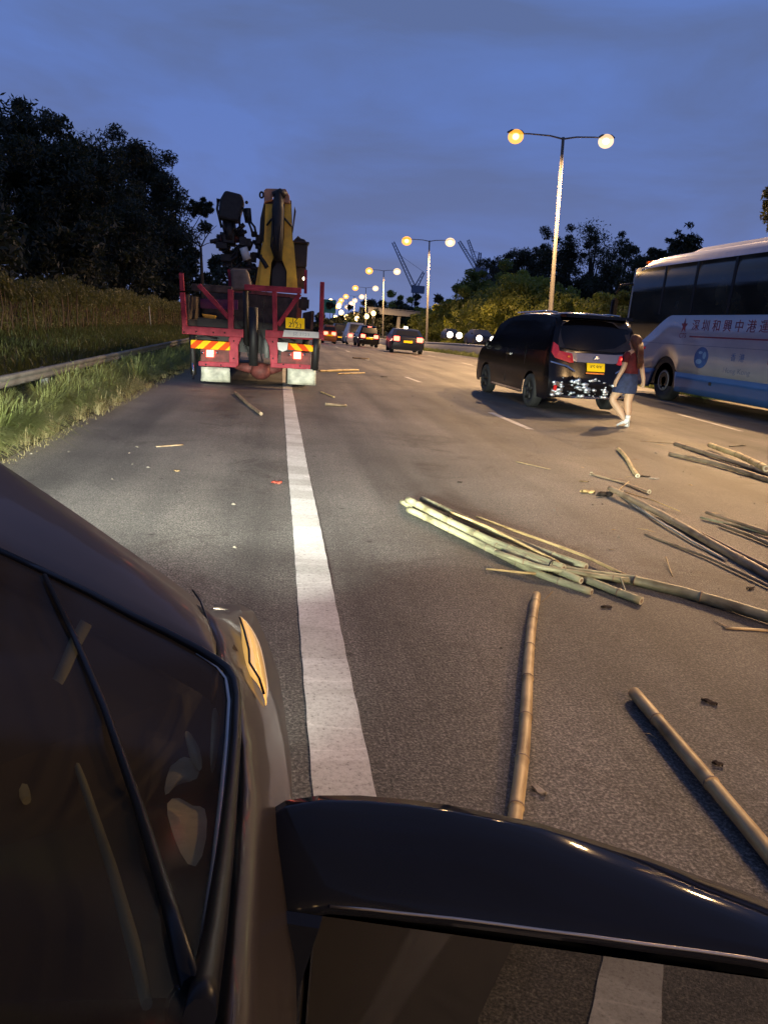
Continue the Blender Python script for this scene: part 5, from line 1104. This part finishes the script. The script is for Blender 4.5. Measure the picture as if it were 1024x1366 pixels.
gm = bpy.data.materials.new('windscreen_glass'); gm.use_nodes = True; q = gm.node_tree; q.nodes.clear()
o_ = N(q, 'ShaderNodeOutputMaterial'); tr_ = N(q, 'ShaderNodeBsdfTransparent'); tr_.inputs[0].default_value = (.80, .76, .66, 1); gs = N(q, 'ShaderNodeBsdfPrincipled', Roughness=.12); gs.inputs['Base Color'].default_value = (.034, .026, .018, 1); gs.inputs['Specular IOR Level'].default_value = .03
mx = N(q, 'ShaderNodeMixShader'); mx.inputs[0].default_value = .5; q.links.new(tr_.outputs[0], mx.inputs[1]); q.links.new(gs.outputs[0], mx.inputs[2]); q.links.new(mx.outputs[0], o_.inputs[0])
def WS(u, v, off=0.0):
    """point on the windscreen surface, which rises towards the camera"""
    return G(u, v, float(np.interp(v, [736, 884, 985, 1050, 1150, 1250, 1330, 1366], [.95, .985, 1.0, 1.02, 1.06, 1.10, 1.13, 1.14]))-off)
def Lc(p): return Vector(p)+OFF
# rear edge of the bonnet (windscreen base) and its front silhouette, right half, then mirrored about the centre line
S_ = [G(288, 862, .90), G(272, 826, .885), G(245, 798, .885), G(200, 762, .90), (G(150, 725, .91)), G(100, 688, .92), G(50, 652, .925), G(0, 617, .93), Vector((-.80, 1.97, .93)), Vector((-.95, 2.0, .93))]
R_ = [WS(288, 884), WS(284, 878), WS(268, 868), WS(225, 846), WS(180, 824), WS(120, 792), WS(60, 762), WS(0, 736), None, None]
R_[8] = Vector((-.70, 1.12, R_[7].z)); R_[9] = Vector((-.95, 1.16, R_[7].z))
mir = lambda p: Vector((-1.9-p.x, p.y, p.z))
Sf = S_+[mir(p) for p in S_[-2::-1]]; Rf = R_+[mir(p) for p in R_[-2::-1]]
rows = []
for s_, r1 in zip(Sf, Rf):
    row = [r1+Vector((0, -.03, -.03))]
    for k_ in range(0, 9):
        f = k_/8; p = r1+(s_-r1)*f; p = p+Vector((0, 0, .022*math.sin(math.pi*f)*min(1, (s_-r1).length/.4))); row.append(p)
    o2 = Vector(((s_.x+.95)*.03, .03, 0)); row += [s_+o2+Vector((0, 0, -.02)), s_+o2*2+Vector((0, .01, -.08)), s_+o2*2.2+Vector((0, .01, -.3)), s_+o2*1.6+Vector((0, 0, -.6))]
    rows.append([Lc(p) for p in row])
MB().grid(rows).build('bonnet', M['bonnetbrown'], car0, solid=.004)
# right wing and the door skin below the glass
def wing(side):
    f = (lambda p: Lc(p)) if side > 0 else (lambda p: Lc(mir(p)))
    rws = [[G(262, 806, .875), G(268, 808, .865), G(276, 812, .85), G(282, 814, .82), G(285, 812, .6), G(285, 806, .35)],
           [G(277, 830, .885), G(290, 826, .875), G(305, 826, .85), G(318, 824, .81), G(320, 815, .6), G(320, 806, .35)],
           [G(289, 862, .90), G(303, 856, .885), G(320, 850, .86), G(334, 850, .80), G(338, 838, .6), G(338, 815, .35)],
           [G(294, 884, .93), G(310, 884, .91), G(328, 886, .88), G(344, 888, .80), G(350, 870, .6), G(350, 840, .35)],
           [WS(310, 904)-Vector((0, 0, .01)), G(322, 912, .94), G(338, 920, .90), G(353, 928, .82), G(362, 915, .62), G(362, 870, .35)],
           [WS(318, 935)-Vector((0, 0, .012)), G(328, 944, .96), G(346, 950, .92), G(364, 955, .82), G(372, 940, .62), G(372, 900, .35)],
           [WS(319, 985)-Vector((0, 0, .014)), G(330, 990, .99), G(348, 1000, .94), G(374, 1005, .83), G(380, 985, .62), G(380, 950, .35)],
           [WS(316, 1050)-Vector((0, 0, .014)), G(330, 1055, 1.02), G(350, 1065, .97), G(384, 1070, .84), G(388, 1040, .62), G(388, 1010, .35)],
           [WS(308, 1150)-Vector((0, 0, .014)), G(325, 1155, 1.06), G(348, 1170, .99), G(390, 1175, .84), G(392, 1140, .62), G(392, 1100, .35)],
           [WS(297, 1250)-Vector((0, 0, .014)), G(318, 1255, 1.10), G(346, 1270, 1.02), G(394, 1270, .85), G(394, 1230, .62), G(394, 1200, .35)],
           [WS(286, 1330)-Vector((0, 0, .014)), G(312, 1335, 1.12), G(346, 1350, 1.03), G(396, 1350, .85), G(394, 1310, .62), G(394, 1290, .35)]]
    last = rws[-1]; fin = [[p+Vector((-.01*k_, -d, 0)) for k_, p in enumerate(last)] for d in (.5, 1.6, 3.2)]
    rws = rws+fin
    return MB().grid([[f(p) for p in r_2] for r_2 in rws]).build('wing_and_door', M['brown'], car0, solid=.003)
wing(1); wing(-1)
# windscreen sheet with its right hand edge, extended across the car and up to the roof
edge = [(288, 884), (303, 896), (311, 912), (314, 935), (312, 985), (307, 1050), (297, 1150), (284, 1250), (270, 1330), (264, 1366)]
rbase = [(0, 736), (60, 762), (120, 792), (180, 824), (225, 846), (268, 868)]+edge
rows = []
for (u, v) in rbase:
    r_2 = [WS(u, v)]+[WS(u+(-160-u)*k_/6, v) for k_ in range(1, 7)]; rows.append([Lc(p) for p in r_2]+[Lc(mir(p)) for p in r_2[::-1]])
e_ = len(rows[0]); rows.append([Lc(Vector((-.28-1.34*k_/(e_-1), -.62, 1.44))) for k_ in range(e_)])
MB().grid(rows).build('windscreen', gm, car0)
MB().tube([Lc(p+Vector((0, 0, .002))) for p in ([WS(0, 736)]+[WS(u, v) for u, v in ((60, 764), (120, 793), (180, 825), (225, 847), (268, 870))]+[WS(u+2, v) for u, v in edge])], .0045, n=10).build('window_seal', M['trim'], car0)
MB().tube([Lc(WS(u, v, -.001)) for u, v in ((262, 872), (290, 890), (302, 905), (306, 935), (303, 985), (297, 1050), (287, 1150), (274, 1250), (264, 1310))], [.0008, .0012, .0018, .002, .002, .002, .002, .002, .0012], n=8, flat=.5).build('bright_strip', M['brightstrip'], car0)
MB().tube([Lc(WS(u, v, -.006)) for u, v in ((60, 768), (100, 850), (140, 945), (185, 1075), (225, 1205), (256, 1318))], .0032, n=8).build('wiper', M['trim'], car0)
MB().tube([Lc(WS(u, v, .05)) for u, v in ((70, 940), (110, 1040), (150, 1160), (178, 1260), (196, 1340))], [.002, .0028, .003, .003, .002], n=8).build('highlight_streak', M['palehighlight'], car0)  # pale tube imitating a highlight line on the glass
MB().tube([Lc(WS(u, v, .05)) for u, v in ((2, 960), (14, 1000), (26, 1040), (36, 1068))], [.004, .006, .006, .003], n=8).build('highlight_spot', M['palehighlight'], car0)  # pale tube imitating a small highlight on the glass
# dashboard, and pale shapes under the glass standing in for reflections on it
db = [WS(-60, 700, .10), WS(300, 905, .06), WS(300, 1050, .10), WS(262, 1330, .10), WS(-900, 1366, .10)]
dsh = MB().add([Lc(p) for p in db], [(0, 1, 2, 3, 4)]).build('dashboard', M['dash'], car0)
MB().grid([[Lc(WS(u, v, .035)), Lc(WS(u+w2, v+6, .035))] for u, v, w2 in ((124, 806, 22), (108, 826, 16), (92, 855, 16), (80, 885, 15), (66, 915, 14), (48, 945, 10))]).build('arc_reflection', M['palehighlight'], dsh, solid=.002)  # pale band shaped like the curved reflection in the glass
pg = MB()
def refl(pts, seed):
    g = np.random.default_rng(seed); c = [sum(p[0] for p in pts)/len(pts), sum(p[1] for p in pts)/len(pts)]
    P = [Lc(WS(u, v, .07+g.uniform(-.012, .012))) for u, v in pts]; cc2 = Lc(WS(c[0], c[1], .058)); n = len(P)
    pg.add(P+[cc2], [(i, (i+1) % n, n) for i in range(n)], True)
refl([(181, 964), (200, 968), (222, 984), (238, 986), (240, 1000), (226, 1008), (210, 1000), (196, 990)], 1)
refl([(240, 953), (256, 972), (268, 1000), (272, 1030), (262, 1030), (248, 1000), (242, 975)], 2)
refl([(283, 935), (293, 950), (294, 980), (286, 1030), (280, 1040), (281, 985)], 3)
refl([(232, 1010), (246, 1002), (266, 1020), (268, 1042), (240, 1044), (232, 1050), (218, 1068), (220, 1040)], 4)
refl([(218, 1068), (240, 1060), (258, 1080), (276, 1070), (278, 1120), (262, 1170), (240, 1140), (228, 1105)], 5)
pg.build('reflection_shapes', M['palereflect'], dsh, sub=1)  # pale sheets shaped like a reflection in the windscreen
# roof, pillars, side glass and tail of the same car, behind the camera
rf = [[Lc(Vector((x, y, z+dz))) for x, dz in ((-.28, 0), (-.45, .03), (-.95, .05), (-1.45, .03), (-1.62, 0))] for y, z in ((-.62, 1.44), (-1.2, 1.52), (-2.2, 1.52), (-2.9, 1.40), (-3.3, 1.05), (-3.45, .9), (-3.45, .35))]
MB().grid(rf).build('roof', M['brown'], car0, solid=.01)
for s in (1, -1):
    f = (lambda p: Lc(p)) if s > 0 else (lambda p: Lc(mir(p)))
    MB().add([f(Vector(p)) for p in ((-.10, -.25, 1.14), (-.28, -.66, 1.42), (-.28, -2.7, 1.42), (-.10, -3.1, 1.06))], [(0, 1, 2, 3)]).build('side_window', M['glass'], car0, solid=.004)
    for wy in (1.05, -2.6):
        w1 = MB().disc_x(Lc(Vector((-.28, 0, 0))).x if s > 0 else Lc(Vector((-1.82, 0, 0))).x, Lc(Vector((-.09, 0, 0))).x if s > 0 else Lc(Vector((-1.63, 0, 0))).x, wy+1.0, .31, .31).build('wheel', M['tyre'], car0)
MB().box(-.8, .8, -2.3, 2.3, .16, .36, .03).build('floor_pan', M['black'], car0)
# amber corner lamp
rows = [[G(318, 820, .85), G(320, 820, .85), G(323, 822, .85)],
        [G(320, 835, .855), G(332, 833, .865), G(337, 836, .84)],
        [G(321, 858, .86), G(336, 855, .88), G(349, 856, .83)],
        [G(321, 880, .87), G(340, 880, .90), G(355, 880, .84)],
        [G(326, 898, .875), G(344, 905, .90), G(359, 905, .84)],
        [G(340, 907, .875), G(350, 918, .89), G(361, 918, .84)],
        [G(350, 925, .87), G(354, 932, .87), G(358, 930, .85)],
        [G(355, 941, .86), G(355.5, 942, .86), G(356, 942, .86)]]
hl = MB().grid([[Lc(p) for p in r_2] for r_2 in rows]).build('corner_lamp', M['amber'], car0, solid=.004, sub=1)
MB().tube([Lc(G(u, v, .885)) for u, v in ((320, 824), (326, 842), (332, 866), (333, 884), (346, 905), (352, 925))], .0016, n=6).build('lamp_seam', M['trim'], hl)
MB().tube([Lc(G(u, v, .893)) for u, v in ((257, 787), (268, 803), (280, 836), (288, 868), (289, 876))], .0016, n=6).build('shut_line', M['trim'], car0)
# wing mirror
def RM(u, v, z): return Lc(G(u, v, z))
topE = [(318, 1190), (322, 1150), (334, 1112), (352, 1086), (380, 1068), (425, 1061), (480, 1061), (540, 1066), (600, 1074), (660, 1086), (720, 1098), (790, 1120), (860, 1142), (930, 1168), (1000, 1192), (1080, 1225), (1200, 1280)]
rimE = [(330, 1335), (340, 1285), (356, 1250), (378, 1226), (404, 1212), (440, 1206), (490, 1210), (545, 1216), (605, 1222), (660, 1229), (720, 1237), (790, 1246), (860, 1256), (930, 1265), (1000, 1275), (1080, 1290), (1200, 1325)]
yw, tl_ = R(16), R(-10)
PM = G(420, 1222, .875); NM = Vector((-math.sin(yw)*math.cos(tl_), -math.cos(yw)*math.cos(tl_), -math.sin(tl_)))
E1 = Vector((math.cos(yw), -math.sin(yw), 0)); E2 = NM.cross(E1); E2 = E2 if E2.z < 0 else -E2
def onp(u, v, d):
    """picture point met on the mirror's own plane moved forward by d"""
    r = ray(u, v); P = PM-NM*d; return C0+r*((P-C0).dot(NM)/r.dot(NM))
rows = []
for i, (a, b) in enumerate(zip(topE, rimE)):
    t_ = min(1, i/6); th = .03+.045*t_
    A = onp(a[0], a[1], th); B = onp(b[0], b[1], -.012)
    row = [B+E2*.20-NM*.05, A+E2*.17, A+E2*.05-NM*.012, A]
    for f in (.12, .3, .5, .7, .88): row.append(A+(B-A)*f+Vector((0, 0, .010*math.sin(math.pi*f))))
    row += [B, B+E2*.008, B+E2*.008-NM*.014]
    rows.append([Lc(p) for p in row])
mh = MB().grid(rows).build('wing_mirror', M['mirrorblue'], car0, solid=.002)
MB().tube([Lc(onp(u, v+3, -.013)) for u, v in rimE[5:]], .0011, n=8).build('mirror_rim', M['brightstrip'], mh)
MG = [PM-E1*.02-E2*.0, PM+E1*.46-E2*.02, PM+E1*.46+E2*.19, PM-E1*.02+E2*.19]
MIRROR = MB().add([Lc(p) for p in MG], [(0, 1, 2, 3)]).build('mirror_glass', M['mirror'], mh, solid=.002)
MB().prism([Lc(onp(u, v, -.0145)) for u, v in ((326, 1150), (350, 1210), (430, 1222), (404, 1300), (392, 1450), (300, 1450), (312, 1260))], E2*.003-NM*-.01).build('mirror_frame', M['mirrorblue'], mh)
st_ = MB(); st_.tube([RM(345, 1200, .84), RM(318, 1215, .92), RM(302, 1240, .98)], [.02, .016, .014], n=10); st_.build('mirror_stalk', M['trim'], mh)
MB().ball(Lc(G(255, 1345, 1.12)), .008).build('mirror_mount', M['mirrorblue'], mh)
# headlamps of this car: real beams with a flat cut-off
hlight = bpy.data.lights.new('headlamp_beam', 'SPOT'); hlight.energy = HEAD_W; hlight.color = HEAD_COL; hlight.spot_size = R(150); hlight.spot_blend = .4; hlight.shadow_soft_size = .05
hlight.use_nodes = True; q = hlight.node_tree; q.nodes.clear()
lo_ = N(q, 'ShaderNodeOutputLight'); em = N(q, 'ShaderNodeEmission'); c = N(q, 'ShaderNodeTexCoord'); s = N(q, 'ShaderNodeSeparateXYZ'); q.links.new(c.outputs['Normal'], s.inputs[0])
def smooth(nt, src, a, b):
    n = N(nt, 'ShaderNodeMapRange', _interpolation_type='SMOOTHSTEP'); n.inputs['From Min'].default_value = a; n.inputs['From Max'].default_value = b; n.clamp = True
    nt.links.new(src, n.inputs['Value']); return n.outputs[0]
up = smooth(q, s.outputs['Y'], .055, -.012); dn = smooth(q, s.outputs['Y'], -.262, -.225)
def mul(nt, a, b):
    n = N(nt, 'ShaderNodeMath', _operation='MULTIPLY'); nt.links.new(a, n.inputs[0])
    if isinstance(b, float): n.inputs[1].default_value = b
    else: nt.links.new(b, n.inputs[1])
    return n.outputs[0]
near = smooth(q, s.outputs['Y'], -.30, -.02); nb = N(q, 'ShaderNodeMath', _operation='MULTIPLY_ADD'); q.links.new(near, nb.inputs[0]); nb.inputs[1].default_value = 1.6; nb.inputs[2].default_value = .45
sp0 = N(q, 'ShaderNodeMath', _operation='MULTIPLY_ADD'); q.links.new(dn, sp0.inputs[0]); sp0.inputs[1].default_value = .97; sp0.inputs[2].default_value = .03
stq = mul(q, mul(q, up, sp0.outputs[0]), nb.outputs[0]); q.links.new(stq, em.inputs['Strength']); q.links.new(em.outputs[0], lo_.inputs[0])
for x in (-.25, -1.65):
    l = bpy.data.objects.new('headlamp_beam', hlight); COL.objects.link(l); l.parent = car0; l.location = Lc(Vector((x, 1.55, .62))); l.rotation_euler = (R(90), 0, R(17))
    MB().ball(Lc(Vector((x, 1.40, .60))), .06, .8).build('headlamp', M['lampwhite'], car0)
